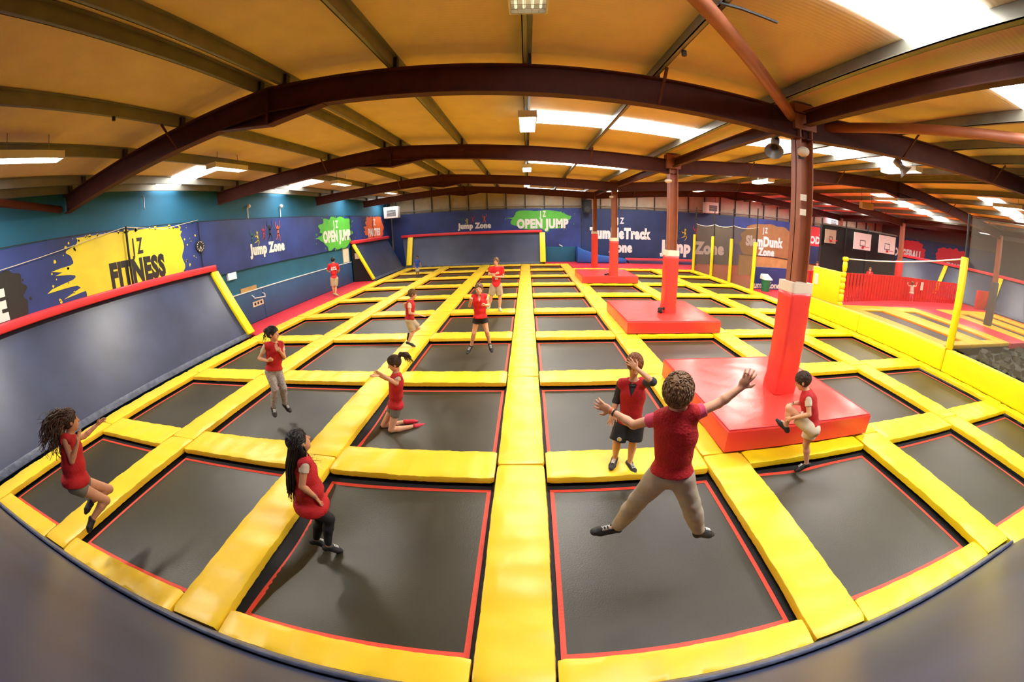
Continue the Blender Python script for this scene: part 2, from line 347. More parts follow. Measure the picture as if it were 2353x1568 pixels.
# columns
COLS = [(4.38, 5.45, .37, 2.26, 'nearest'), (4.33, 11.35, .37, 2.26, 'second'), (4.36, 19.44, .37, 2.28, 'third'), (4.65, 26.8, 0., 2.42, 'farthest')]
for k, (x, y, zb, zt, nm) in enumerate(COLS):
    h = .13
    b = MB(); z1 = zr(4.35) - .45; z0 = -.9
    b.box(x - h, x - h + .02, y - h, y + h, z0, z1); b.box(x + h - .02, x + h, y - h, y + h, z0, z1); b.box(x - h, x + h, y - .01, y + .01, z0, z1)
    b.box(x - .22, x + .22, y - h, y + h, z1 - .02, z1 + .4)
    o = b.build('steel_column', 'steel2'); tag(o, '%s steel column standing out of a red %s in the trampoline grid' % (nm, 'padded block' if k < 3 else 'padded sleeve'), 'column', 'columns in the trampoline hall')
    w = .215 if k == 0 else .20
    e = thing('column_pad', (x, y, zb), 'red padded sleeve with white top band around the %s column' % nm, 'post padding', 'padded column sleeves')
    b = MB(); rr = []
    for (ox, oy) in ((1, 1), (-1, 1), (-1, -1), (1, -1)):
        for a in range(4):
            an = math.atan2(oy, ox) - math.pi / 4 + a * math.pi / 6; rr.append((ox * (w - .05) + .05 * math.cos(an), oy * (w - .05) + .05 * math.sin(an)))
    zs = np.linspace(zb, zt - .13, 14); vs = []; fs = []; m_ = len(rr)
    for i, z in enumerate(zs):
        g = 1 + .02 * math.sin(i * 2.1 + k) + (.05 if i in (0, 1) else 0)
        for (px, py) in rr: vs.append((x + px * g, y + py * g, z))
    for i in range(len(zs) - 1):
        for j in range(m_): fs.append((i * m_ + j, i * m_ + (j + 1) % m_, (i + 1) * m_ + (j + 1) % m_, (i + 1) * m_ + j))
    fs.append(tuple(range((len(zs) - 1) * m_, len(zs) * m_))); b.add(vs, fs); b.build('sleeve', 'redpad', e, smooth=True)
    b = MB(); b.extr([(px * 1.03, py * 1.03, 0) for px, py in rr], (x, y, zt - .16), (x, y, zt)); b.build('white_band', 'cream', e)
for y, lab in ((11.35, 'nearest'), (18.7, 'middle'), (25.0, 'farthest')):
    x = 24.3
    b = MB(); b.box(x - .13, x + .13, y - .13, y + .13, -.9, zr(x) - .4); o = b.build('steel_column', 'steel2'); tag(o, '%s brown column of the right-hand court' % lab, 'column', 'columns in the right-hand court')
    b = MB(); b.box(x - .2, x + .2, y - .2, y + .2, .03, 2.3); o = b.build('column_pad', 'redpad' if y > 12 else 'plain', bevel=.03); tag(o, '%s padded sleeve around the %s column of the right-hand court' % ('red' if y > 12 else 'dark', lab), 'post padding')

# ---------------------------------------------------------------- lights in the hall
def fixture(x, y, z, lab, lit=1., ln=1.25, power=True):
    wd = .155
    e = thing('ceiling_light', (x, y, z), lab, 'ceiling light', 'fluorescent ceiling lights')
    b = MB(); b.box(x - wd, x + wd, y - ln / 2, y + ln / 2, z + .05, z + .11); b.box(x - wd - .02, x - wd, y - ln / 2, y + ln / 2, z - .02, z + .10); b.box(x + wd, x + wd + .02, y - ln / 2, y + ln / 2, z - .02, z + .10)
    b.box(x - wd - .02, x + wd + .02, y - ln / 2 - .02, y - ln / 2, z - .02, z + .11); b.box(x - wd - .02, x + wd + .02, y + ln / 2, y + ln / 2 + .02, z - .02, z + .11); b.build('housing', 'white', e)
    for k in (-.11, -.037, .037, .11):
        b = MB(); b.tube([(x + k, y - ln / 2 + .04, z + .02), (x + k, y + ln / 2 - .04, z + .02)], .013, 8); b.build('tube', 'tube' if power else 'dimtube', e, smooth=True)
    b = MB()
    for k in np.linspace(-wd, wd, 6): b.box(x + k - .002, x + k + .002, y - ln / 2, y + ln / 2, z - .022, z - .018)
    for k in np.linspace(-ln / 2, ln / 2, 16): b.box(x - wd, x + wd, y + k - .002, y + k + .002, z - .022, z - .018)
    b.build('wire_guard', 'grey', e)
    b = MB()
    for k in (-.4, .4): b.box(x - .006, x + .006, y + k - .006, y + k + .006, z + .11, zr(x) - .005)
    b.each('hanger', 'grey', e)
    if power:
        ld = bpy.data.lights.new('lamp_light', 'AREA'); ld.shape = 'RECTANGLE'; ld.size = .28; ld.size_y = ln - .1; ld.energy = LAMP_W * lit; ld.color = (1, .93, .80)
        lo = bpy.data.objects.new('lamp_light', ld); COL.objects.link(lo); lo.parent = e; lo.location = (0, 0, -.03)
LX = {-7.4: [3.0, 8.3, 15.1, 21.3], .07: [2.87, 7.95, 14.8, 21.3], 10.1: [2.5, 7.9, 15.3, 22.0], 16.9: [7.6, 14.2, 20.3, 26.2], 30.0: [9, 15, 21, 27.5]}
CN = {-7.4: 'left aisle', .07: 'central line', 10.1: 'right of the columns', 16.9: 'court near side', 30.0: 'court far side'}
for x, ys in LX.items():
    for i, y in enumerate(ys):
        z = zr(x) - .42
        fixture(x, y, z, power=not (x == .07 and i == 0), lab='%s white wire-guarded fluorescent fitting of the %s row' % (['nearest', 'second', 'third', 'farthest'][i], CN[x]))

# ---------------------------------------------------------------- trampoline grid
XL = [-8.50, -5.66, -2.72, .19, 3.0, 5.99, 8.84]; XR = [-6.31, -3.33, -.41, 2.40, 5.32, 8.15, 10.97]
RB = [1.53 + 3.03 * j for j in range(10)]            # far edge of pad in front of row j
def rt(j): return RB[j + 1] - .62                    # near edge of pad behind row j
NC = ['first', 'second', 'third', 'fourth', 'fifth', 'sixth', 'seventh']
def pad(p, q, w, name, lab, m='yellow', t=.10, rise=.0, group='yellow frame pads', seed=0, cat='padding'):
    """a padded vinyl bolster from p to q (both on the centre line of its top), w wide"""
    p, q = Vector(p), Vector(q); d = q - p; L = d.length; d.normalize(); s = Vector((d.y, -d.x, 0)); N = max(3, int(L / .055)); rr = random.Random(seed)
    prof = [(-.5, -1), (-.505, -.5), (-.49, -.06), (-.465, 0.0), (-.25, .03), (0, .045), (.25, .03), (.465, 0.0), (.49, -.06), (.505, -.5), (.5, -1)]
    ph = [rr.uniform(0, 6.3) for _ in range(4)]; vs = []; fs = []; n = len(prof)
    for i in range(N + 1):
        u = i / N; c = p + d * (L * u); e = min(u, 1 - u) * L
        ends = 1.0 if e > .05 else .93 + .07 * (e / .05)
        for k, (a, h) in enumerate(prof):
            ww = w * ends * (1 + .012 * math.sin(u * L * 3.1 + ph[0]) + .006 * math.sin(u * L * 11 + ph[1]))
            zz = h * t if h < 0 else h * t * 1.2
            if -.2 < h: zz += .006 * math.sin(u * L * 7.3 + ph[2] + a * 3) * (1 if h >= 0 else .4) + .004 * math.sin(u * L * 17 + ph[3])
            if abs(a) > .4: zz += .0022 * math.sin(u * L * 58 + ph[1] + 2 * math.sin(u * L * 5 + ph[2])); ww *= 1 + .006 * math.sin(u * L * 47 + ph[0])
            if e < .03: zz -= .012 if h > -.2 else 0
            v = c + s * (a * ww); vs.append((v.x, v.y, v.z + zz))
    for i in range(N):
        for k in range(n - 1): fs.append((i * n + k, i * n + k + 1, (i + 1) * n + k + 1, (i + 1) * n + k))
        fs.append((i * n + n - 1, i * n, (i + 1) * n, (i + 1) * n + n - 1))
    fs += [tuple(range(n))[::-1], tuple(range(N * n, N * n + n))]
    b = MB(); b.add(vs, [f[::-1] for f in fs]); o = b.build(name, m, smooth=True)
    try: o.data.set_sharp_from_angle(angle=math.radians(38))
    except Exception: pass
    return tag(o, lab, cat, group)
def nrow(c): return 9 if c <= 3 else 8
PLAT = {(4, 1), (4, 3), (4, 6)}
SAG = {(2, 0): [(-2.27, 2.74, .19, .55)], (2, 1): [(-2.32, 5.60, .12, .55)], (1, 1): [(-4.3, 5.3, .03, .5)], (4, 0): [(3.85, 3.72, .05, .35)]}
def sagz(c, j, x, y):
    z = -.15
    for (sx, sy, a, r) in SAG.get((c, j), []): z -= a * math.exp(-((x - sx) ** 2 + (y - sy) ** 2) / (2 * r * r))
    return z
for c in range(7):
    for j in range(nrow(c)):
        if (c, j) in PLAT: continue
        x0, x1, y0, y1 = XL[c], XR[c], RB[j], rt(j)
        e = thing('trampoline_bed', ((x0 + x1) / 2, (y0 + y1) / 2, -.2), 'black bed with red edge line, %s row from the front, %s column from the left' % (NC[j] if j < 7 else ORD[j], NC[c]), 'trampoline', 'trampoline beds in the grid')
        nx = ny = 24 if (c, j) in SAG else 5
        def grid(xa, xb, ya, yb, dz, nx=nx, ny=ny):
            b = MB(); vs = []; fs = []
            for iy in range(ny + 1):
                for ix in range(nx + 1):
                    x = xa + (xb - xa) * ix / nx; y = ya + (yb - ya) * iy / ny
                    f = min(1, max(0, min(x - (x0 - .1), (x1 + .1) - x, y - (y0 - .1), (y1 + .1) - y) / .22))
                    vs.append((x, y, -.15 + (sagz(c, j, x, y) + .15) * f + dz))
            for iy in range(ny):
                for ix in range(nx): a = iy * (nx + 1) + ix; fs.append((a, a + 1, a + nx + 2, a + nx + 1))
            return b.add(vs, fs)
        i_ = .065; b = MB(); k = 20 if (c, j) in SAG else 2
        for (ax, ay, bx, by) in ((x0 - .1, y0 - .1, x1 + .1, y0 + i_), (x0 - .1, y1 - i_, x1 + .1, y1 + .1), (x0 - .1, y0 + i_, x0 + i_, y1 - i_), (x1 - i_, y0 + i_, x1 + .1, y1 - i_)):
            g_ = grid(ax, bx, ay, by, -.006, k if bx - ax > .3 else 3, k if by - ay > .3 else 3); b.add(g_.v, g_.f)
        b.build('webbing', 'web', e, smooth=True)
        grid(x0 + i_, x1 - i_, y0 + i_, y1 - i_, 0).build('bed', 'mat', e, smooth=True)
        b = MB(); w_ = .05; k = 20 if (c, j) in SAG else 2
        xa, xb, ya, yb = x0 + i_, x1 - i_, y0 + i_, y1 - i_
        for (ax, ay, bx, by) in ((xa, ya, xb, ya + w_), (xa, yb - w_, xb, yb), (xa, ya + w_, xa + w_, yb - w_), (xb - w_, ya + w_, xb, yb - w_)):
            hx = k if bx - ax > w_ * 1.5 else 1; hy = k if by - ay > w_ * 1.5 else 1
            g = grid(ax, bx, ay, by, .004, hx, hy); b.add(g.v, g.f)
        b.build('red_line', 'tape', e)
# long pads between the columns (running away from the camera)
XC = [-8.80, -5.985, -3.025, -.11, 2.70, 5.655, 8.495, 11.32]
for i in range(8):
    nr = 9 if i <= 4 else 8
    for j in range(nr):
        ya = RB[j] - (.26 if j == 0 else .31); yb = RB[j + 1] - .31 if j < nr - 1 else RB[j + 1] + (.02 if i <= 4 and nr == 9 else .05)
        w = .62 if 0 < i < 7 else .58
        if i == 0:
            if j == 0: ya = 1.28
        where = 'beside the angled left wall' if i == 0 else ('along the right barrier' if i == 7 else 'between the %s and %s columns' % (NC[i - 1], NC[i]))
        xc = XC[i]
        if i == 7 and j < 4: xc, w = 11.15, .34
        pad((xc, ya + .010, 0.002), (xc, yb - .010, 0.002), w, 'frame_pad', 'long yellow pad %s, beside the %s row' % (where, ORD[j]), 'yellow' if i < 5 else 'yellow2', seed=i * 20 + j, t=.095)
# cross pads
for c in range(7):
    for j in range(nrow(c) + 1):
        last = j == nrow(c)
        xa = XC[c] + (.327 if c else .305); xb = XC[c + 1] - (.327 if c < 6 else .305)
        if j == 0: yc, w = (1.39, .29) if c < 5 else (1.31, .45)
        else: yc, w = RB[j] - .31, .62
        if c == 4 and j in (2,): pass
        lab = 'short yellow cross pad %s in the %s column' % ('closing the front' if j == 0 else ('at the far end' if last else 'between the %s and %s rows' % (ORD[j - 1], ORD[j])), NC[c])
        pad((xa + .004, yc, -.004), (xb - .004, yc, -.004), w, 'frame_pad', lab, 'yellow' if c < 4 else 'yellow2', seed=300 + c * 20 + j, t=.085)
#pad((5.75, .98, -.004), (11.2, .98, -.004), .52, 'frame_pad', 'long yellow pad at the bottom right corner in front of the front row', 'yellow2', seed=999, t=.085)
# red padded blocks round the columns
for (x0, x1, y0, y1, h, nm) in ((2.74, 5.58, 4.25, 7.10, .37, 'nearest'), (2.74, 5.56, 10.15, 13.0, .37, 'second'), (2.74, 5.58, 19.18, 22.05, .37, 'farthest')):
    e = thing('padded_block', ((x0 + x1) / 2, (y0 + y1) / 2, -.3), '%s big red padded block around a column' % nm, 'padded block', 'red blocks round the columns')
    b = MB(); N = 16; vs = []; fs = []
    for iy in range(N + 1):
        for ix in range(N + 1):
            x = x0 + (x1 - x0) * ix / N; y = y0 + (y1 - y0) * iy / N
            vs.append((x, y, h + .012 * math.sin(ix * 1.3 + iy * .7) * math.sin(iy * .9) * (0 if ix in (0, N) or iy in (0, N) else 1)))
    for iy in range(N):
        for ix in range(N): a = iy * (N + 1) + ix; fs.append((a, a + 1, a + N + 2, a + N + 1))
    b.add(vs, fs); b.build('top_cover', 'redpad', e, smooth=True)
    b = MB(); ring = [(x0, y0), (x1, y0), (x1, y1), (x0, y1)]; o4 = [(x - .02 if x == x0 else x + .02, y - .02 if y == y0 else y + .02) for x, y in ring]
    for i in range(4):
        a, c_ = ring[i], ring[(i + 1) % 4]; A, C_ = o4[i], o4[(i + 1) % 4]
        b.add([(a[0], a[1], h - .004), (c_[0], c_[1], h - .004), (C_[0], C_[1], h - .03), (A[0], A[1], h - .03), (A[0], A[1], .03), (C_[0], C_[1], .03), (c_[0], c_[1], .02), (a[0], a[1], .02)],
              [(1, 0, 3, 2), (2, 3, 4, 5), (5, 4, 7, 6)])
    b.build('side_panel', 'redpad', e)
    b = MB(); b.tube([(x0, y0, h), (x1, y0, h), (x1, y1, h), (x0, y1, h), (x0, y0, h)], .008, 6); b.build('piping', 'redcap', e, smooth=True)
# small black things left on the blocks
b = MB()
for k in range(9): b.ball((4.02 + random.uniform(-.07, .07), 11.15 + random.uniform(-.07, .07), .41 + random.uniform(0, .13)), random.uniform(.04, .07), 8)
tag(b.build('bundled_garment', 'black', smooth=True), 'small black bundle of clothing against the foot of the second column', 'garment')
b = MB(); b.ball((4.0, 19.6, .40), .06, 8, (1.4, .8, .7)); b.ball((4.12, 19.65, .42), .05, 8)
tag(b.build('bundled_garment', 'black', smooth=True), 'tiny dark bundle lying on the farthest red block', 'garment')

# ---------------------------------------------------------------- angled trampoline walls
def slab(name, A, B, C, D, lab, cap=None, capn=None, ends=(), endw=.36, capmat='redcap', sk=.085):
    """A,B bottom corners; C,D top corners (above B and A)"""
    A, B, C, D = map(Vector, (A, B, C, D)); nrm = -(B - A).cross(D - A).normalized()
    cen = (A + B) / 2; e = thing(name, (cen.x, cen.y, 0), lab, 'angled trampoline wall', 'angled trampoline walls')
    b = MB(); N = 12; vs = []; fs = []
    for v in range(N + 1):
        for u in range(N + 1):
            p = (A + (B - A) * u / N) * (1 - v / N) + (D + (C - D) * u / N) * v / N; vs.append(p - nrm * (.02 + .05 * math.sin(math.pi * u / N) * math.sin(math.pi * v / N)))
    for v in range(N):
        for u in range(N): a = v * (N + 1) + u; fs.append((a, a + 1, a + N + 2, a + N + 1))
    b.add(vs, fs); b.build('bed', 'slab', e, smooth=True)
    up = (D - A).normalized(); al = (B - A).normalized()
    b = MB(); b.obox((A + B) / 2 + up * (sk * .85) + nrm * .005, (B - A) / 2, up * sk, nrm * .02); b.build('skirt', 'skirt', e, bevel=.012)
    if cap:
        b = MB(); c = (C + D) / 2 + Vector(capn) ; b.obox(c, (C - D) / 2 + al * .08, Vector(cap), (0, 0, .105)); b.build('top_pad', capmat, e, bevel=.03)
    for (P, Q) in ends:
        P, Q = Vector(P), Vector(Q); b = MB(); dd = (Q - P) / 2; b.obox((P + Q) / 2 + nrm * .05, dd, al * endw / 2, nrm * .07); b.build('side_pad', 'yellow2', e, bevel=.03)
    return e
slab('angled_wall', (-9.28, 10.62, .0), (-9.28, -.35, .0), (-10.62, -.35, 2.33), (-10.62, 10.62, 2.33), 'long angled blue-grey trampoline wall with red top pad at the left of the grid', (.13, 0, 0), (.03, 0, .10),
     ends=[((-9.3, 10.62, .06), (-10.6, 10.62, 2.27))], endw=.34)
slab('angled_wall', (-9.28, 28.7, .0), (-9.28, 22.4, .0), (-10.50, 22.4, 2.33), (-10.50, 28.7, 2.33), 'far left angled blue-grey trampoline wall near the back corner', (.13, 0, 0), (.03, 0, .10),
     ends=[((-9.3, 22.4, .06), (-10.48, 22.4, 2.27))], endw=.30)
slab('angled_wall', (1.1, 28.95, .0), (-9.2, 28.95, .0), (-9.6, 29.75, 2.28), (1.1, 29.75, 2.28), 'wide blue-grey trampoline wall across the far end of the grid', (0, .14, 0), (0, -.02, .10),
     ends=[((1.18, 28.93, .08), (1.18, 29.72, 2.26)), ((-8.95, 28.93, .15), (-8.92, 29.70, 2.26))], endw=.42)
slab('angled_wall', (-9.2, 1.24, -.03), (5.66, 1.24 , -.03), (5.66, -.24, 2.57), (-9.2, -.24, 2.57), 'angled blue-grey trampoline wall sloping up towards the viewer along the front', (0, -.14, 0), (0, -.08, .02), sk=.12)
slab('angled_wall', (5.69, 1.06, -.06), (11.3, 1.06 , -.06), (11.3, -.32, 2.54), (5.69, -.32, 2.54), 'shorter angled trampoline wall set back at the bottom corner beside the barrier', (0, -.14, 0), (0, -.08, .02), sk=.03)
b = MB(); b.poly([(-9.35, 22.42, 0), (-10.6, 22.42, 0), (-10.6, 22.42, 2.2), (-10.45, 22.42, 2.2)], (0, 1, 0), .05)
tag(b.build('black_side_cloth', 'black'), 'black cloth closing the open side of the far left angled wall', 'cloth')
b = MB(); b.box(-10.61, -10.56, 22.2, 22.38, 1.0, 1.05)
# raised decks round the grid
def deck(x0, x1, y0, y1, lab, m='redfloor', z=-.005, nm='padded_deck'):
    b = MB(); b.box(x0, x1, y0, y1, z - .25, z); o = b.build(nm, m, bevel=.008); return tag(o, lab, 'floor padding')
deck(-10.62, -9.10, 10.8, 22.38, 'red padded walkway between the left wall and the grid')
deck(1.35, 16.0, 28.95, 30.42, 'red padded floor strip along the far wall')
deck(3.05, 11.62, 25.95, 28.93, 'red padded floor behind the right half of the grid')
deck(11.66, 32.2, 14.85, 28.9, 'broad red padded floor of the right-hand court')
deck(16.05, 35.9, 28.95, 30.42, 'red floor strip below the far right banners')
deck(11.62, 13.9, 8.4, 14.8, 'red strip behind the yellow barrier')
deck(21.25, 23.6, 8.4, 14.8, 'red walkway between the two pairs of tumbling lanes')
deck(31.6, 32.2, 8.4, 14.8, 'red floor beyond the far tumbling lanes')
# court lanes
for (x0, x1, nm) in ((15.45, 17.0, 'first'), (18.7, 20.05, 'second'), (25.1, 26.4, 'third'), (28.35, 29.7, 'fourth')):
    e = thing('tumbling_lane', ((x0 + x1) / 2, 11.4, -.15), 'narrow black tumbling lane, %s from the yellow barrier' % nm, 'trampoline', 'tumbling lanes')
    b = MB(); b.box(x0, x1, 8.95, 13.75, -.12, -.06); b.build('bed', 'mat', e)
    b = MB(); b.box(x0, x0 + .05, 8.95, 13.75, -.06, -.055); b.box(x1 - .05, x1, 8.95, 13.75, -.06, -.055); b.build('red_line', 'tape', e)
for (xa, xb, nm) in ((13.95, 15.44, 'nearest to the barrier'), (17.01, 18.69, 'between the first and second lanes'), (20.06, 21.2, 'right of the second lane'), (23.65, 25.09, 'left of the third lane'), (26.41, 28.34, 'between the third and fourth lanes'), (29.71, 31.5, 'right of the fourth lane')):
    b = MB(); b.box(xa, xb, 8.45, 14.75, -.15, .02); tag(b.build('lane_pad', 'orange', bevel=.03), 'long flat amber pad %s' % nm, 'padding', 'amber pads round the lanes')
for (xa, xb) in ((15.44, 17.01), (18.69, 20.06), (25.09, 26.41), (28.34, 29.71)):
    for (ya, yb, w) in ((8.45, 8.94, 'near'), (13.76, 14.75, 'far')):
        b = MB(); b.box(xa + .005, xb - .005, ya, yb, -.15, .018); tag(b.build('lane_pad', 'orange', bevel=.03), 'amber pad closing the %s end of a lane, %s' % (w, {15.44: 'first', 18.69: 'second', 25.09: 'third', 28.34: 'fourth'}[xa]), 'padding', 'amber pads round the lanes')
# foam pit
b = MB()
for k in range(420):
    cx, cy = random.uniform(11.9, 24), random.uniform(1, 8.2); s_ = .11
    R_ = Matrix.Rotation(random.uniform(0, 3), 3, 'Z') @ Matrix.Rotation(random.uniform(0, 1.5), 3, 'X'); a, bb, c_ = (R_ @ Vector(v) * s_ for v in ((1.2, 0, 0), (0, 1, 0), (0, 0, .9)))
    b.obox((cx, cy, -.35 + random.uniform(-.05, .25)), a, bb, c_)
b.box(11.6, 24.2, -3.5, 8.38, -.6, -.4)
tag(b.build('foam_rubble', 'foam'), 'heap of dark foam blocks filling the pit behind the barrier', 'foam blocks', kind='stuff')

# ---------------------------------------------------------------- yellow barrier, panel, posts and nets
ys = [13.1, 10.2, 6.45, 3.2, -.2]
for i in range(4):
    b = MB(); b.box(11.34, 11.54, ys[i + 1] + .01, ys[i] - .01, -.02, .64); tag(b.build('barrier_pad', 'yellow2', bevel=.05, seg=3), 'upright yellow barrier pad on the right of the grid, %s from the far end' % ORD[i], 'barrier', 'yellow barrier pads')
e = thing('padded_screen', (11.4, 12.2, .65), 'tall yellow padded panel standing on the barrier beside the court', 'padded panel')
b = MB(); b.box(11.36, 11.50, 11.42, 13.08, .66, 1.88); b.build('panel', 'yellow2', e, bevel=.04)
b = MB(); b.box(11.345, 11.36, 12.70, 12.95, 1.2, 1.62); b.build('notice', 'cream', e)
e = thing('padded_post', (11.42, 11.33, .65), 'yellow padded post with tied foam rings at the end of the tall panel', 'post')
zz = [.66, .82, 1.12, 1.28, 1.52, 1.72, 1.92, 2.30]
b = MB()
for i in range(len(zz) - 1):
    z0, z1 = zz[i], zz[i + 1]; b.tube([(11.42, 11.33, z0 + .004), (11.42, 11.33, z0 + .03), (11.42, 11.33, (z0 + z1) / 2), (11.42, 11.33, z1 - .03), (11.42, 11.33, z1 - .004)], [.05, .085, .10, .085, .05], 12)
b.tube([(11.42, 11.33, 2.30), (11.42, 11.33, 2.34), (11.42, 11.33, 2.42), (11.42, 11.33, 2.45)], [.09, .12, .12, .07], 12); b.build('foam_ring', 'yellow2', e, smooth=True)
for (y, zb, zs, zt, nm) in ((25.5, 0, 2.47, 4.35, 'farthest'), (22.7, 0, 2.47, 4.2, 'second farthest'), (20.3, 0, 2.47, 4.15, 'third farthest'), (17.8, 0, 2.45, 4.15, 'fourth farthest'), (6.4, .64, 3.12, 4.27, 'nearest')):
    x = 11.42 if y > 7 else 11.45
    e = thing('net_post', (x, y, zb), '%s net post with yellow foam sleeve on the right edge of the grid' % nm, 'post', 'yellow sleeved net posts')
    r = .095 if y > 7 else .115
    b = MB(); b.tube([(x, y, zb), (x, y, zb + .03), (x, y, zs - .03), (x, y, zs)], [r * .9, r, r, r * .8], 14); b.build('foam_sleeve', 'yellow2', e, smooth=True)
    b = MB(); b.tube([(x + .10, y + .04, zb), (x + .10, y + .04, zt)], .035, 8); b.build('pole', 'dark', e)
# nets
def netpanel(P, Q, z0, zt_, sag, lab, m, nm='safety_net', side=(0, 0), rope='white'):
    P, Q = Vector(P), Vector(Q); e = thing(nm, ((P.x + Q.x) / 2, (P.y + Q.y) / 2, z0), lab, 'net', 'safety nets')
    N = 14; vs = []; fs = []; top = []
    for i in range(N + 1):
        u = i / N; c = P + (Q - P) * u; s_ = sag * 4 * u * (1 - u); z1 = zt_ if not isinstance(zt_, tuple) else zt_[0] + (zt_[1] - zt_[0]) * u
        for k in range(7):
            v = k / 6; bow = math.sin(math.pi * v) * math.sin(math.pi * u)
            vs.append((c.x + side[0] * bow, c.y + side[1] * bow, z0 + (z1 - s_ - z0) * v))
        top.append((c.x, c.y, z1 - s_))
    for i in range(N):
        for k in range(6): a = i * 7 + k; fs.append((a, a + 1, a + 8, a + 7))
    b = MB(); b.add(vs, fs); b.build('netting', m, e, smooth=True)
    b = MB(); b.tube(top, .022, 6); b.build('top_rope', rope, e, smooth=True)
NN = ['farthest', 'middle', 'nearest']
for i, (ya, yb) in enumerate(((25.5, 22.7), (22.7, 20.3), (20.3, 17.8))):
    netpanel((11.55, ya, 0), (11.55, yb, 0), .0, 3.2, .12, '%s brown net bay hanging between the yellow posts' % NN[i], 'net', side=(.12, 0))
netpanel((11.60, 6.36, 0), (11.60, .4, 0), .66, 4.2, .03, 'tall grey net beside the viewer above the foam pit', 'net2', rope='steel')
netpanel((11.48, 11.2, 0), (11.50, 6.55, 0), .66, (2.40, 3.05), .10, 'fine black net hanging from a rope between the padded post and the tall yellow post', 'net3')
# red fence of the court
def fence(P, Q, h0, h1, lab, solid=()):
    P, Q = Vector(P), Vector(Q); e = thing('slatted_fence', ((P.x + Q.x) / 2, (P.y + Q.y) / 2, 0), lab, 'fence', 'red slatted court fence'); d = (Q - P).normalized(); s = Vector((-d.y, d.x, 0)); L = (Q - P).length
    b = MB(); n = int(L / .17)
    for i in range(n):
        t = (i + .5) / n; c = P + (Q - P) * t - s * (.03 if i % 2 else 0); h = h0 + (h1 - h0) * t; w = .058 if not any(a < t < bb for a, bb in solid) else .086
        b.obox((c.x, c.y, h / 2), d * w, s * .02, (0, 0, h / 2))
    b.build('slat', 'fence', e)
    for zf in (.12, .52, .97):
        b = MB(); b.obox(((P.x + Q.x) / 2 + s.x * .04, (P.y + Q.y) / 2 + s.y * .04, (h0 + h1) / 2 * zf), (Q - P) / 2, s * .02, (0, 0, .04)); b.build('rail', 'fence', e)
fence((12.4, 14.98, 0), (21.4, 16.7, 0), 1.5, 1.42, 'left stretch of red slatted fence behind the court lanes', solid=((.62, .98),))
fence((21.5, 16.75, 0), (30.6, 17.2, 0), 1.46, 1.36, 'right stretch of red slatted fence behind the court lanes', solid=((.0, .45),))
b = MB(); b.obox((24.6, 16.75, 1.0), (.17, .01, 0), (0, .01, 0), (0, 0, .25)); b.build('notice_board', 'cream')
tag(bpy.data.objects['notice_board'], 'small white notice on the red fence right of the child', 'sign')
for (xa, xb, ya, nm) in ((30.7, 34.5, 15.6, 'beyond the fence'),):
    b = MB(); b.box(xa, xb, ya, ya + .15, 0, 1.3); tag(b.build('padded_wall', 'fence', bevel=.02), 'solid red low wall seen through the near net', 'low wall')
# far right angled wall
slab('angled_wall', (32.4, 3.0, .0), (32.4, 25.6, .0), (33.7, 25.6, 2.42), (33.7, 3.0, 2.42), 'far right angled blue-grey trampoline wall behind the red fence', (-.13, 0, 0), (-.03, 0, .10),
     ends=[((32.4, 20.6, .06), (33.68, 20.6, 2.36)), ((32.4, 15.2, .06), (33.68, 15.2, 2.36))], endw=.40)
# dark basketball cage
b = MB(); b.box(18.9, 27.0, 21.3, 21.4, 0, 3.95); cg = b.build('court_cage', 'cagenet'); tag(cg, 'tall black netted cage wall behind the basketball boards', 'cage')
b = MB(); b.box(18.85, 27.0, 21.24, 21.3, 3.9, 4.0); b.build('top_rail', 'galv', cg)
for x in (18.9, 21.2, 23.5): b = MB(); b.box(x - .04, x + .04, 21.2, 21.28, 0, 4.3); b.build('upright', 'dark', cg)
for (x0, x1, z0, z1, y, nm, mm) in ((21.0, 22.75, 2.60, 3.68, 20.2, 'left large', 'white'), (23.62, 25.5, 2.58, 3.78, 20.2, 'right large', 'white'), (18.95, 19.95, 2.75, 3.62, 20.9, 'small dim', 'cladding')):
    e = thing('basketball_board', ((x0 + x1) / 2, y, z0), '%s basketball backboard with red hoop in front of the black cage' % nm, 'backboard', 'basketball boards')
    b = MB(); b.box(x0, x1, y, y + .04, z0, z1); b.build('board', mm, e)
    xm = (x0 + x1) / 2 + .02; b = MB(); w = (x1 - x0) * .16; za = z0 + .22 * (z1 - z0); zc = za + w * 1.25
    for (a, c_, d_, f_) in ((xm - w, xm + w, za, za + .04), (xm - w, xm + w, zc, zc + .04), (xm - w, xm - w + .04, za, zc), (xm + w - .04, xm + w, za, zc)): b.box(a, c_, y - .006, y, d_, f_)
    b.build('target_square', 'pblk', e)
    b = MB(); b.tube([(xm + .24 * math.cos(t), y - .30 + .24 * math.sin(t), z0 + .20) for t in np.linspace(0, 6.283, 20)], .018, 6); b.box(xm - .06, xm + .06, y - .08, y, z0 + .1, z0 + .24)
    b.build('hoop', 'pred', e, smooth=True)
    b = MB(); b.box(xm - .05, xm + .05, y + .04, 21.3, z0 + .4, z0 + .5); b.build('bracket', 'dark', e)
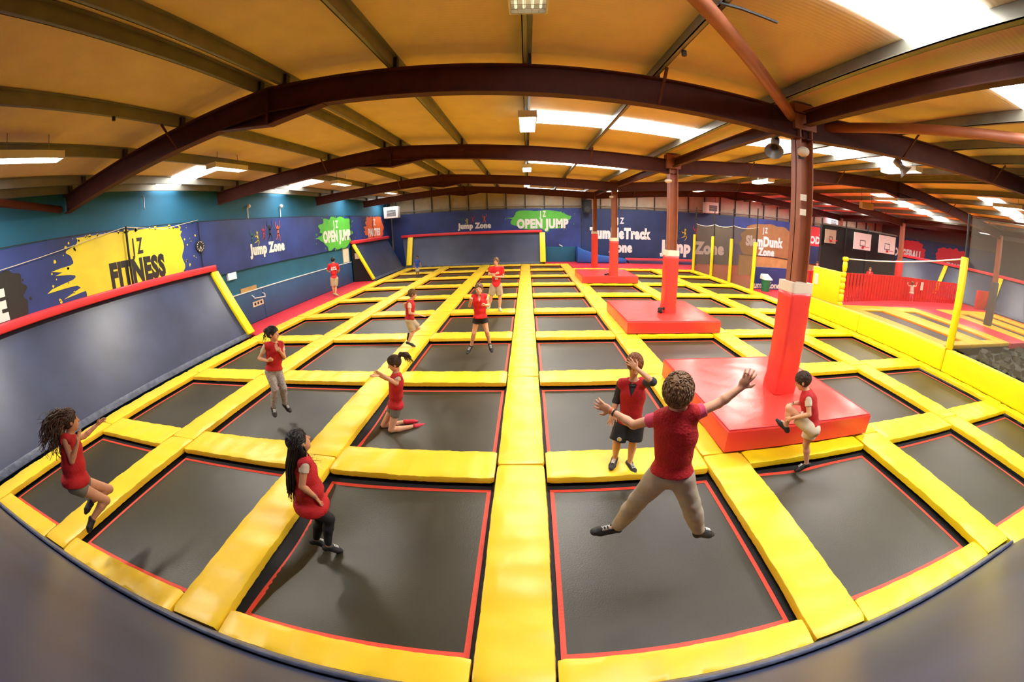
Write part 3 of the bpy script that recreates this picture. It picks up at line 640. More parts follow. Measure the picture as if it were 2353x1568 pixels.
# blue low wall with logo, bin, tan wall, blue mats
e = thing('low_banner_wall', (14, 18.4, 0), 'blue low wall with painted jumping figures behind the green bin', 'low wall')
b = MB(); b.box(11.8, 17.6, 18.35, 18.5, -.02, 1.16); b.build('panel', 'banner', e)
text_mb('Jump Zone', (11.72, 18.34, .06), (1, 0, 0), (0, 0, 1), .34, 1.9, .03, .006).build('lettering', 'pwht', e)
e2 = thing('waste_bin', (12.25, 17.75, 0), 'green bin with a white lid standing on the red floor by the net', 'bin')
b = MB(); b.tube([(12.25, 17.75, 0), (12.25, 17.75, .62)], [.22, .25], 16); b.build('body', 'green', e2, smooth=False)
b = MB(); b.hexa([(12.0, 17.5, .6), (12.5, 17.5, .6), (12.5, 18.0, .62), (12.0, 18.0, .62), (12.02, 17.52, .66), (12.48, 17.52, .66), (12.48, 17.98, .86), (12.02, 17.98, .86)]); b.build('lid', 'white', e2)
b = MB(); b.poly([(14.2, 24, 0), (21.6, 24, 0), (21.6, 24, 1.0), (17.0, 24, 1.34), (14.2, 24, 1.36)], (0, 1, 0), .12); o = b.build('plywood_wall', 'wood'); tag(o, 'tan plywood half wall behind the blue low wall', 'low wall')
b = MB(); b.tube([(14.2, 23.98, 1.37), (17, 23.98, 1.35), (21.6, 23.98, 1.01)], .03, 6); b.build('top_rail', 'dark', o)
b = MB(); b.poly([(3.75, 29.0, .02), (3.75, 29.0, 1.25), (4.3, 29.0, .95), (5.6, 29.0, .55), (7.5, 29.0, .32), (7.5, 29.0, .02)], (0, 1, 0), 1.1); tag(b.build('wedge_mat', 'bluemat', bevel=.04), 'blue sloping crash mat behind the farthest column', 'mat')
e = thing('tumble_track', (9.6, 29.4, 0), 'long low track with red edge pad in front of the large dark banner', 'tumbling track')
b = MB(); b.box(7.7, 13.3, 29.05, 29.9, .0, .18); b.build('bed', 'slab', e); b = MB(); b.box(7.65, 13.4, 29.9, 30.1, .0, .34); b.build('edge_pad', 'redcap', e, bevel=.03)
b = MB(); b.box(1.4, 3.7, 30.2, 30.40, .0, 1.15); tag(b.build('boarded_dado', 'teal'), 'teal boarded low wall right of the far trampoline wall', 'wall panel')
b = MB(); b.tube([(2.5, 30.3, 1.30), (2.75, 30.3, 1.17)], .04, 6); tag(b.build('rolled_paper', 'white'), 'small white roll lying on the teal low wall', 'paper roll')

# ---------------------------------------------------------------- printed banners
def splat(b, cx, cz, rx, rz, seed, plane, th=.004, fingers=(), n=90, rough=.10, drops=26, zmin=None, zmax=None, ymin=None):
    """an irregular paint splash outline with fingers and droplets; plane(u,v)->xyz, normal"""
    r = random.Random(seed); pts = []
    ph = [(r.uniform(0, 6.28), r.randint(3, 17), r.uniform(.2, 1)) for _ in range(9)]
    P, Nn = plane
    def cl(u, v):
        if zmax is not None: v = min(v, zmax)
        if zmin is not None: v = max(v, zmin)
        return u, v
    for i in range(n):
        a = 2 * math.pi * i / n; k = 1 + rough * sum(w * math.sin(f * a + p) for p, f, w in ph) / 2
        for (fa, fw, fl) in fingers:
            d = abs((a - fa + math.pi) % (2 * math.pi) - math.pi)
            if d < fw: k += fl * (math.cos(d / fw * math.pi) + 1) / 2 * (.75 + .25 * math.sin(i * 2.4))
        ca, sa = math.cos(a), math.sin(a); sq = (abs(ca) ** 3 + abs(sa) ** 3) ** (-1 / 3)
        pts.append(cl(cx + rx * k * ca * sq, cz + rz * k * sa * sq))
    c = cl(cx, cz); m = len(pts); o = Vector(Nn) * th
    top = [Vector(P(*c)) + o] + [Vector(P(*q)) + o for q in pts]; b.add(top, [(0, 1 + i, 1 + (i + 1) % m) for i in range(m)])
    for _ in range(drops):
        a = r.uniform(0, 6.28); k = r.uniform(1.08, 1.4); s_ = r.uniform(.012, .05); u, v = cl(cx + rx * k * math.cos(a), cz + rz * k * math.sin(a))
        vs = [Vector(P(u + s_ * math.cos(t) * r.uniform(.7, 1.3), v + s_ * math.sin(t) * r.uniform(.7, 1.5))) + o for t in np.linspace(0, 5.5, 7)]
        b.add(vs, [tuple(range(7))])
def figure(b, plane, u, v, h, pose=0, th=.005):
    """flat leaping silhouette"""
    P, Nn = plane; o = Vector(Nn) * th
    J = [dict(l=[((0, .34), (0, .72), .16, .20), ((-.08, .70), (-.30, 1.0), .07, .05), ((-.30, 1.0), (-.24, 1.25), .05, .03), ((.08, .70), (.30, .95), .07, .05), ((.30, .95), (.26, 1.35), .05, .03), ((-.05, .36), (-.14, .12), .10, .07), ((-.14, .12), (-.32, -.05), .07, .04), ((.05, .36), (.18, .14), .10, .07), ((.18, .14), (.16, -.16), .07, .04)], hd=(0, .88)),
         dict(l=[((.02, .36), (0, .70), .15, .17), ((-.05, .68), (-.26, .55), .06, .05), ((-.26, .55), (-.34, .75), .05, .03), ((.05, .68), (-.05, 1.0), .06, .03), ((.02, .36), (-.12, .20), .09, .07), ((-.12, .20), (-.36, .12), .07, .04), ((.06, .36), (.16, .10), .09, .06), ((.16, .10), (-.02, -.12), .06, .04)], hd=(.0, .86))][pose % 2]
    for (a, c, w0, w1) in J['l']:
        a, c = Vector((a[0], a[1], 0)), Vector((c[0], c[1], 0)); d = (c - a).normalized(); s = Vector((-d.y, d.x, 0))
        q = [a + s * w0 / 2, a - s * w0 / 2, c - s * w1 / 2, c + s * w1 / 2]
        b.add([Vector(P(u + p.x * h, v + p.y * h)) + o for p in q], [(0, 1, 2, 3)])
        for (p0, w) in ((a, w0), (c, w1)): b.add([Vector(P(u + (p0.x + math.cos(t) * w / 2) * h, v + (p0.y + math.sin(t) * w / 2) * h)) + o for t in np.linspace(0, 5.5, 8)], [tuple(range(8))])
    hx, hy = J['hd']; b.add([Vector(P(u + (hx + math.cos(t) * .10) * h, v + (hy + math.sin(t) * .12) * h)) + o for t in np.linspace(0, 5.6, 10)], [tuple(range(10))])
XB = -10.66                                     # left wall banner face: u = y, v = z, seen from +x; reads left to right with growing y
PLW = (lambda u, v: (XB, u, v), (1, 0, 0)); YB = Y1 - .12
PBK = (lambda u, v: (u, YB, v), (0, -1, 0))
PRT = (lambda u, v: (35.86, u, v), (-1, 0, 0))
def lettering(s, plane, u, v, h, w, m, e, bold=.03, nm='lettering', up=None):
    bold = bold + .018
    if plane is PLW: o = text_mb(s, (XB + .006, u, v), (0, 1, 0), (0, 0, 1), h, w, bold, .004, 1 + bold * 1.6)
    elif plane is PBK: o = text_mb(s, (u, YB - .006, v), (1, 0, 0), (0, 0, 1), h, w, bold, .004, 1 + bold * 1.6)
    else: o = text_mb(s, (35.85, u, v), (0, -1, 0), (0, 0, 1), h, w, bold, .004, 1 + bold * 1.6)
    o.build(nm, m, e)
# left wall banner, sagging top edge
e = thing('wall_banner', (XB, 15, 2.2), 'long blue printed banner with coloured splashes along the left wall', 'banner')
b = MB(); N = 60; vs = []; fs = []
for i in range(N + 1):
    y = -2 + 32.3 * i / N; s_ = .03 * abs(math.sin(y * .55)); x = XB - .004
    vs += [(x, y, 2.13 + s_ * .5), (x, y, 4.06 - s_), (x - .03, y, 4.06 - s_), (x - .03, y, 2.13 + s_ * .5)]
for i in range(N):
    a = i * 4; fs += [(a, a + 4, a + 5, a + 1), (a + 1, a + 5, a + 6, a + 2), (a + 3, a + 2, a + 6, a + 7), (a, a + 3, a + 7, a + 4)]
b.add(vs, fs); b.build('sheet', 'banner', e, smooth=False)
b = MB(); b.box(XB - .02, XB + .01, -2, 30.2, 4.055, 4.075); b.build('top_cord', 'pblk', e)
b = MB(); splat(b, 7.4, 3.15, 2.0, 1.05, 3, PLW, zmax=4.0, zmin=2.15, fingers=((math.pi * .97, .16, .45), (math.pi * 1.06, .09, .55), (math.pi * 1.13, .06, .40), (math.pi * .85, .12, .12), (2.4, .1, .1), (.6, .15, .12)), drops=70, rough=.05, n=160); b.build('yellow_splash', 'pylw', e)
lettering('FITNESS', PLW, 6.50, 2.58, .62, 2.05, 'pblk', e, .045); lettering('J Z', PLW, 7.36, 3.34, .44, .42, 'pblk', e, .02)
b = MB(); splat(b, 3.0, 2.9, .95, .7, 8, PLW, rough=.08, drops=8); b.build('black_splash', 'pblk', e); lettering('E', PLW, 3.13, 2.60, .62, .27, 'pwht', e, .04)
lettering('Jump Zone', PLW, 12.9, 2.62, .42, 2.5, 'pwht', e, .045)
for k, (u, v, h, mm, ps) in enumerate(((13.15, 3.06, .42, 'pdgr', 0), (13.5, 3.02, .52, 'pylw', 1), (13.95, 3.2, .42, 'pred', 0), (14.4, 3.15, .60, 'pblk', 0), (15.0, 3.12, .60, 'porg', 0))):
    b = MB(); figure(b, PLW, u, v, h, ps, .005 + k * .001); b.build('jumping_figure', mm, e)
b = MB(); splat(b, 20.8, 3.1, 1.9, .92, 12, PLW, zmax=4.03, zmin=2.15, fingers=((3.0, .12, .25), (3.3, .08, .35)), drops=26, rough=.09, n=120); b.build('green_splash', 'pgrn', e)
lettering('OPEN JUMP', PLW, 19.1, 2.65, .60, 3.45, 'pwht', e, .04); lettering('J Z', PLW, 20.35, 3.40, .42, .62, 'pwht', e, .02)
b = MB(); splat(b, 26.7, 3.2, 1.7, .85, 21, PLW, zmax=4.03, zmin=2.2, fingers=((3.0, .12, .25), (3.35, .08, .35)), drops=20, rough=.08, n=110); b.build('orange_splash', 'porg', e)
lettering('PARTIES', PLW, 25.45, 2.68, .52, 2.25, 'pwht', e, .03); lettering('J Z', PLW, 26.3, 3.42, .44, .55, 'pwht', e, .02)
# back wall banners
e = thing('wall_banner', (0, YB, 0), 'blue printed banner above the far trampoline wall', 'banner')
b = MB(); b.box(-10.6, 4.2, YB + .002, YB + .03, .02, 4.12); b.build('sheet', 'banner', e)
b = MB(); splat(b, 1.05, 3.25, 2.15, .72, 31, PBK, zmax=4.10, fingers=((2.95, .1, .35), (4.9, .12, .55), (.3, .15, .1)), drops=20, rough=.08, n=120); b.build('green_splash', 'pgrn', e)
lettering('OPEN JUMP', PBK, -.72, 2.63, .68, 3.95, 'pwht', e, .04); lettering('J Z', PBK, 1.02, 3.47, .46, .50, 'pwht', e, .02)
lettering('Jump Zone', PBK, -5.3, 2.72, .42, 2.6, 'pwht', e, .045)
for k, (u, v, h, mm, ps) in enumerate(((-4.95, 3.1, .40, 'pdgr', 0), (-4.55, 3.05, .46, 'pylw', 1), (-4.1, 3.2, .38, 'pred', 0), (-3.2, 3.15, .50, 'porg', 0))):
    b = MB(); figure(b, PBK, u, v, h, ps, .005 + k * .001); b.build('jumping_figure', mm, e)
e = thing('wall_banner', (9, YB, 0), 'large dark blue tumble track banner behind the columns', 'banner')
b = MB(); b.box(4.25, 17.2, YB + .002, YB + .03, .02, 4.10); b.build('sheet', 'bannerd', e)
lettering('TumbleTrack', PBK, 4.88, 1.85, .80, 4.95, 'pwht', e, .05); lettering('Zone', PBK, 6.38, .78, .74, 1.92, 'pwht', e, .05); lettering('J Z', PBK, 7.0, 3.0, .46, .60, 'pwht', e, .02)
lettering('Jump Zone', PBK, 10.6, .85, .95, 5.8, 'pwht', e, .045)
b = MB(); figure(b, PBK, 12.75, 1.95, .85, 1); b.build('jumping_figure', 'pylw', e); b = MB(); figure(b, PBK, 13.7, 2.1, .8, 0); b.build('jumping_figure', 'pred', e); b = MB(); figure(b, PBK, 12.0, 2.0, .8, 0); b.build('jumping_figure', 'pdgr', e)
e = thing('wall_banner', (21, YB, 0), 'blue banner with a brown splash and slam dunk lettering behind the nets', 'banner')
b = MB(); b.box(17.25, 25.2, YB + .002, YB + .03, .02, 4.08); b.build('sheet', 'banner', e)
b = MB(); splat(b, 20.9, 2.1, 2.9, 1.55, 44, PBK, zmin=.05, rough=.05, drops=10, n=100); b.build('brown_splash', 'pbrn', e)
lettering('SlamDunk', PBK, 18.5, 1.78, .82, 4.0, 'pwht', e, .04); lettering('Zone', PBK, 19.8, .95, .70, 1.8, 'pwht', e, .04); lettering('J Z', PBK, 20.2, 2.92, .46, .52, 'pwht', e, .02)
e = thing('wall_banner', (28, YB, 0), 'banner with a red splash and dodgeball lettering at the far right of the end wall', 'banner')
b = MB(); b.box(25.25, 33.0, YB + .002, YB + .03, .02, 4.05); b.build('sheet', 'bannerd', e)
b = MB(); b.box(25.4, 28.6, YB - .006, YB, 2.2, 3.95); b.build('red_splash', 'pred', e)
lettering('DODGEBALL', PBK, 25.0, 2.45, .64, 4.9, 'pwht', e, .04); lettering('J Z', PBK, 26.75, 3.36, .44, .62, 'pwht', e, .02)
e = thing('wall_banner', (35.86, 24, 1.8), 'dodgeball banner with red splashes on the far right wall above the angled wall', 'banner')
b = MB(); b.box(35.87, 35.9, 17.0, 29.0, 1.9, 4.2); b.build('sheet', 'bannerd', e)
b = MB(); splat(b, 26.2, 3.0, 1.6, 1.0, 51, PRT, rough=.08, drops=4, zmax=4.15, zmin=1.95); b.build('red_splash', 'pred', e)
b = MB(); splat(b, 21.5, 2.9, 1.7, 1.0, 52, PRT, rough=.08, drops=4, zmax=4.15, zmin=1.95); b.build('red_splash', 'pred', e)
lettering('DODGEBALL', PRT, 29.0, 2.42, .72, 4.1, 'pwht', e, .04); lettering('ZONE', PRT, 22.0, 2.05, .62, 1.7, 'pwht', e, .04)
# ---------------------------------------------------------------- small wall items
e = thing('wall_clock', (-10.60, 10.17, 3.25), 'round black wall clock with white numerals on the left banner', 'clock')
b = MB(); b.tube([(-10.655, 10.17, 3.24), (-10.60, 10.17, 3.24)], .20, 28); b.build('face', 'pblk', e)
b = MB()
for k in range(12): a = k * math.pi / 6; b.obox((-10.597, 10.17 + .155 * math.sin(a), 3.24 + .155 * math.cos(a)), (.002, 0, 0), (0, .012, 0), (0, 0, .018))
b.each('numeral', 'pwht', e)
b = MB(); b.tube([(-10.593, 10.17, 3.24), (-10.593, 10.10, 3.10)], .008, 4); b.tube([(-10.593, 10.17, 3.24), (-10.593, 10.22, 3.12)], .008, 4); b.build('hand', 'pwht', e)
e = thing('exit_sign', (-10.66, 11.7, 1.86), 'small lit green exit sign on the left wall', 'sign'); b = MB(); b.box(-10.75, -10.66, 11.45, 11.93, 1.86, 2.12); b.build('case', 'white', e)
b = MB(); b.box(-10.66, -10.655, 11.47, 11.91, 1.88, 2.10); b.build('lit_panel', 'exit', e)
e = thing('push_bar', (-10.6, 12.97, .95), 'white push bar on the blue boarded door beside the red walkway', 'door handle')
b = MB(); b.tube([(-10.61, 12.6, 1.08), (-10.5, 12.6, 1.0), (-10.5, 12.62, .95), (-10.5, 13.32, .88), (-10.5, 13.32, 1.0), (-10.61, 13.3, 1.05)], .022, 8); b.build('bar', 'white', e, smooth=True)
e = thing('door_notice', (-10.61, 12.96, .62), 'small cream and black notice below the push bar', 'sign'); b = MB(); b.box(-10.62, -10.608, 12.6, 13.3, .60, .80); b.build('plate', 'cream', e)
b = MB(); [b.box(-10.608, -10.605, 12.68 + k * .2, 12.80 + k * .2, .65, .75) for k in range(3)]; b.each('symbol', 'pblk', e)
b = MB(); b.box(-10.74, -10.70, 12.1, 13.1, 1.262, 1.42); tag(b.build('cardboard_sheet', 'wood'), 'brown cardboard sheet standing on the edge of the blue boarded wall', 'cardboard')
b = MB(); b.box(-10.742, -10.70, 21.42, 22.2, 1.30, 2.12); tag(b.build('notice_board', 'cream'), 'large blank white notice on the teal wall near the far angled wall', 'sign')
b = MB(); b.box(-10.4, -10.1, 22.385, 22.41, 1.40, 1.75); tag(b.build('notice_sheet', 'cream'), 'small white sheet on the black cloth beside the far angled wall', 'sign')
for (y, nm) in ((13.05, 'first'), (15.36, 'second')):
    e = thing('wall_camera', (-10.68, y, 4.1), 'white camera on a short pole above the left banner, %s from the viewer' % nm, 'camera', 'cameras on the left wall')
    b = MB(); b.tube([(-10.70, y, 4.06), (-10.70, y, 4.52)], .022, 8); b.build('pole', 'white', e); b = MB(); b.ball((-10.62, y, 4.55), .085, 12); b.build('dome', 'white', e, smooth=True)
b = MB(); b.tube([(-10.7, 7.95, 4.95), (-10.62, 7.95, 4.9), (-10.62, 7.95, 4.62), (-10.58, 7.92, 4.55)], .018, 6); tag(b.build('wall_hook', 'grey', smooth=True), 'small metal hook hanging at the top of the teal wall', 'hook')
for (y, z0, z1, nm) in ((7.16, 2.5, 4.12, 'in front of the yellow splash'), (10.19, 2.5, 4.08, 'behind the clock'), (22.6, 2.2, 4.06, 'across the green splash'), (26.3, 2.4, 4.06, 'across the orange splash')):
    b = MB(); b.tube([(-10.55 if y < 8 else -10.63, y, z0), (-10.55 if y < 8 else -10.63, y, z1)], .035 if y < 8 else .018, 8); tag(b.build('net_pole', 'black'), 'thin black pole %s on the left wall' % nm, 'pole', 'black poles on the left wall')
b = MB(); b.tube([(-10.58, 2 + k * .6, 3.55 + .55 * (k / 8.5) ** 1.0 - .12 * math.sin(k / 8.5 * math.pi)) for k in range(9)] + [(-10.55, 7.16, 4.1), (-10.58, 8.6, 3.92), (-10.62, 10.19, 4.12)], .010, 5); tag(b.build('sagging_rope', 'cream', smooth=True), 'thin sagging pale rope in front of the left banner', 'cord')
def heater(x, y, z, lab):
    e = thing('unit_heater', (x, y, z), lab, 'heater', 'ceiling heaters'); b = MB(); b.box(x - .55, x + .55, y - .35, y + .35, z, z + .85); b.build('case', 'white', e, bevel=.03)
    b = MB(); b.box(x - .30, x + .42, y - .36, y - .352, z + .15, z + .62); b.build('opening', 'dark', e)
    b = MB(); [b.box(x - .30, x + .42, y - .375, y - .36, z + .19 + k * .08, z + .205 + k * .08) for k in range(6)]; b.build('louvre', 'white', e)
    b = MB(); [b.box(x + s * .4 - .01, x + s * .4 + .01, y - .01, y + .01, z + .85, zr(x) - .02) for s in (-1, 1)]; b.each('hanger', 'dark', e)
heater(-9.95, 28.6, 3.85, 'white louvred heater hanging in the far left corner'); heater(14.6, 29.6, 4.15, 'white louvred heater hanging high on the end wall behind the nets')
heater(26.5, 28.6, 4.1, 'white louvred heater hanging high behind the basketball boards')
e = thing('loudspeaker', (4.6, 30.0, 3.7), 'black loudspeaker hanging near the farthest column', 'loudspeaker'); b = MB(); b.box(4.30, 4.92, 29.7, 30.1, 3.72, 4.75); b.build('cabinet', 'black', e, bevel=.03)
b = MB(); b.tube([(4.6, 29.69, 4.05), (4.6, 29.70, 4.05)], .22, 16); b.build('grille', 'dark', e)
def horn(x, y, z, dirx, lab):
    e = thing('horn_speaker', (x, y, z), lab, 'loudspeaker', 'grey horn speakers'); d = Vector((dirx, -.55, -.75)).normalized(); c = Vector((x, y, z)); b = MB()
    b.tube([c - d * .16, c - d * .14, c - d * .03, c + d * .02, c + d * .10, c + d * .17, c + d * .18], [.05, .075, .075, .05, .08, .15, .155], 18, caps=False); b.build('horn', 'grey', e, smooth=True)
    b = MB(); b.tube([c - d * .05, c + Vector((0, -.02, .12)), (x, 5.40, zr(x) - .62)], .015, 6); b.build('bracket', 'dark', e)
horn(3.95, 5.62, 4.42, -.5, 'grey horn speaker under the rafter left of the nearest column'); horn(7.15, 5.62, 4.62, .5, 'grey horn speaker under the rafter right of the nearest column')
e = thing('alarm_sounder', (4.22, 5.25, 4.28), 'pinkish white dome sounder near the top of the nearest column', 'alarm'); b = MB(); b.ball((4.22, 5.22, 4.3), .10, 14, (1, 1, .8)); b.build('dome', 'cream', e, smooth=True)
b = MB(); b.box(4.20, 4.30, 5.3, 5.33, 4.2, 4.38); b.build('bracket', 'dark', e)
for (x, y, z, nm) in ((4.14, 11.2, 4.3, 'second'), (4.17, 19.24, 4.3, 'third')):
    b = MB(); b.ball((x, y, z), .10, 12, (1.2, 1, .6)); tag(b.build('alarm_sounder', 'cream', smooth=True), 'white dome sounder near the top of the %s column' % nm, 'alarm', 'sounders on the columns')
for (z, nm) in ((3.55, 'upper'), (3.32, 'lower')):
    b = MB(); b.box(4.24, 4.36, 5.305, 5.318, z, z + .10); tag(b.build('sticker', 'cream'), '%s small pale sticker on the face of the nearest column' % nm, 'sticker', 'stickers on the nearest column')
e = thing('hanging_box', (15.0, 13.8, 4.25), 'small tan box hanging from the roof right of the nearest column', 'hanging box'); b = MB(); b.box(14.55, 15.35, 13.6, 13.8, 4.55, 4.83); b.build('box', 'wood', e)
b = MB(); [b.box(x - .004, x + .004, 13.7, 13.71, 4.83, zr(x)) for x in (14.6, 15.3)]; b.each('cord', 'dark', e)
for (x, y, nm) in ((-6.0, 3.9, 'left'), (1.87, 4.35, 'centre')):
    b = MB(); b.tube([(x, y, zr(x) - .27), (x, y, zr(x) - .205)], .03, 10); tag(b.build('smoke_detector', 'dark'), 'tiny dark detector under a purlin at the %s of the near roof' % nm, 'detector')
b = MB(); b.tube([(1.75, 3.15, zr(1.85) - .22), (1.99, 3.18, zr(1.99) - .20), (2.42, 3.23, zr(2.42) - .19)], .018, 6); tag(b.build('cable_tray', 'dark'), 'short dark tube under the roof near the bright rooflight', 'conduit')
b = MB(); b.tube([(8.0, 6.9, zr(8.0) - .23), (8.75, 6.45, zr(8.75) - .20), (9.6, 6.0, zr(9.6) - .23)], .018, 6); tag(b.build('cable_tray', 'dark'), 'thin dark rod under the roof right of the nearest column', 'conduit')

# ---------------------------------------------------------------- people: smooth implicit bodies turned into one continuous surface
class SDF:
    def __init__(s, lo, hi, h):
        s.h = h; s.lo = np.array(lo, float); n = np.ceil((np.array(hi, float) - s.lo) / h).astype(int) + 2; s.n = n
        s.g = np.full(n, .3, np.float32); s.ax = [s.lo[i] + h * np.arange(n[i]) for i in range(3)]
    def win(s, lo, hi):
        a = np.clip(np.floor((np.array(lo) - s.lo) / s.h).astype(int), 0, s.n - 1); b = np.clip(np.ceil((np.array(hi) - s.lo) / s.h).astype(int) + 1, 1, s.n)
        sl = tuple(slice(i, j) for i, j in zip(a, b)); X, Y, Z = np.meshgrid(*(s.ax[i][sl[i]] for i in range(3)), indexing='ij'); return sl, np.stack([X, Y, Z], -1)
    def put(s, sl, d, k, sub=False):
        g = s.g[sl]
        if sub: s.g[sl] = np.maximum(g, -d); return
        if k > 0:
            hh = np.maximum(k - np.abs(g - d), 0) / k; s.g[sl] = np.minimum(g, d) - hh * hh * k * .25
        else: s.g[sl] = np.minimum(g, d)
    def cap(s, a, b, r0, r1, k=.02, clips=(), flat=1.0, fn=None, sub=False):
        """tapered limb a-b; clips = [(point, normal)] keeps the side the normal points away from; flat squashes along fn"""
        a, b = np.array(a, float), np.array(b, float); R = max(r0, r1) + k + .012; lo = np.minimum(a, b) - R; hi = np.maximum(a, b) + R
        sl, P = s.win(lo, hi)
        if P.size == 0: return
        ab = b - a; t = np.clip(((P - a) @ ab) / max(ab @ ab, 1e-9), 0, 1); q = P - a - t[..., None] * ab
        if fn is not None:
            fn = np.array(fn, float); fn /= np.linalg.norm(fn); c = q @ fn; q = q + (c * (1 / flat - 1))[..., None] * fn
        d = np.linalg.norm(q, axis=-1) - (r0 + (r1 - r0) * t)
        for (p, nn) in clips: d = np.maximum(d, (P - np.array(p)) @ np.array(nn))
        s.put(sl, d.astype(np.float32), k, sub)
    def ell(s, c, ax, r, k=.02, clips=(), sub=False):
        c = np.array(c, float); A = np.array(ax, float); R = max(r) + k + .012; sl, P = s.win(c - R, c + R)
        if P.size == 0: return
        q = (P - c) @ A.T / np.array(r); m = np.linalg.norm(q, axis=-1); d = (m - 1) * min(r) * (.5 + .5 * np.minimum(m, 1))
        for (p, nn) in clips: d = np.maximum(d, (P - np.array(p)) @ np.array(nn))
        s.put(sl, d.astype(np.float32), k, sub)
    def cut(s, p, nn): # global clip
        sl, P = s.win(s.lo, s.lo + s.h * s.n); s.g = np.maximum(s.g, ((P - np.array(p)) @ np.array(nn)).astype(np.float32))
    def mesh(s):
        g = s.g; n = s.n; ins = g < 0
        c = np.zeros(n - 1, np.int8)
        for dx in (0, 1):
            for dy in (0, 1):
                for dz in (0, 1): c += ins[dx:n[0] - 1 + dx, dy:n[1] - 1 + dy, dz:n[2] - 1 + dz]
        cells = np.argwhere((c > 0) & (c < 8))
        if len(cells) == 0: return [], []
        idx = -np.ones(n - 1, np.int32); idx[tuple(cells.T)] = np.arange(len(cells)); acc = np.zeros((len(cells), 3)); cnt = np.zeros(len(cells))
        cor = [(0, 0, 0), (1, 0, 0), (0, 1, 0), (1, 1, 0), (0, 0, 1), (1, 0, 1), (0, 1, 1), (1, 1, 1)]
        for i in range(8):
            for j in range(i + 1, 8):
                if sum(abs(a - b) for a, b in zip(cor[i], cor[j])) != 1: continue
                A = cells + cor[i]; B = cells + cor[j]; ga = g[tuple(A.T)].astype(float); gb = g[tuple(B.T)].astype(float); m = (ga < 0) != (gb < 0)
                t = np.where(m, ga / np.where(np.abs(ga - gb) < 1e-9, 1, ga - gb), 0); p = A + (B - A) * t[:, None]; acc[m] += p[m]; cnt[m] += 1
        V = s.lo + s.h * acc / cnt[:, None]; F = []
        for a in range(3):
            b_, c_ = (a + 1) % 3, (a + 2) % 3; sh = [slice(None)] * 3; sh[a] = slice(0, n[a] - 1); s1 = [slice(None)] * 3; s1[a] = slice(1, n[a])
            x = ins[tuple(sh)] != ins[tuple(s1)]; e = np.argwhere(x); e = e[(e[:, b_] > 0) & (e[:, c_] > 0) & (e[:, b_] < n[b_] - 1) & (e[:, c_] < n[c_] - 1)]
            if len(e) == 0: continue
            o1 = np.zeros(3, int); o1[b_] = 1; o2 = np.zeros(3, int); o2[c_] = 1
            q = np.stack([idx[tuple((e - o1 - o2).T)], idx[tuple((e - o2).T)], idx[tuple(e.T)], idx[tuple((e - o1).T)]], 1); inside = ins[tuple(e.T)]
            q[~inside] = q[~inside][:, ::-1]; F.append(q[(q >= 0).all(1)])
        return V, np.concatenate(F)
def sdf_obj(s, name, m, parent, disp=0., seed=0):
    V, F = s.mesh()
    if len(V) == 0: return None
    me = bpy.data.meshes.new(name); off = np.array(parent.matrix_world.translation)
    if disp: V = V + disp * (np.sin(V * 46 + seed)[:, [1, 2, 0]] + np.sin(V * 31 + 2 * seed)[:, [2, 0, 1]])
    V = V - off; me.vertices.add(len(V)); me.vertices.foreach_set('co', V.astype(np.float32).ravel())
    me.loops.add(F.size); me.loops.foreach_set('vertex_index', F.astype(np.int32).ravel()); me.polygons.add(len(F)); me.polygons.foreach_set('loop_start', np.arange(0, F.size, 4, dtype=np.int32))
    try: me.polygons.foreach_set('loop_total', np.full(len(F), 4, np.int32))
    except Exception: pass
    me.update(calc_edges=True); me.validate(); me.materials.append(M[m]); me.shade_smooth()
    o = bpy.data.objects.new(name, me); COL.objects.link(o); o.parent = parent; return o
def nz(v): v = np.array(v, float); return v / max(np.linalg.norm(v), 1e-9)

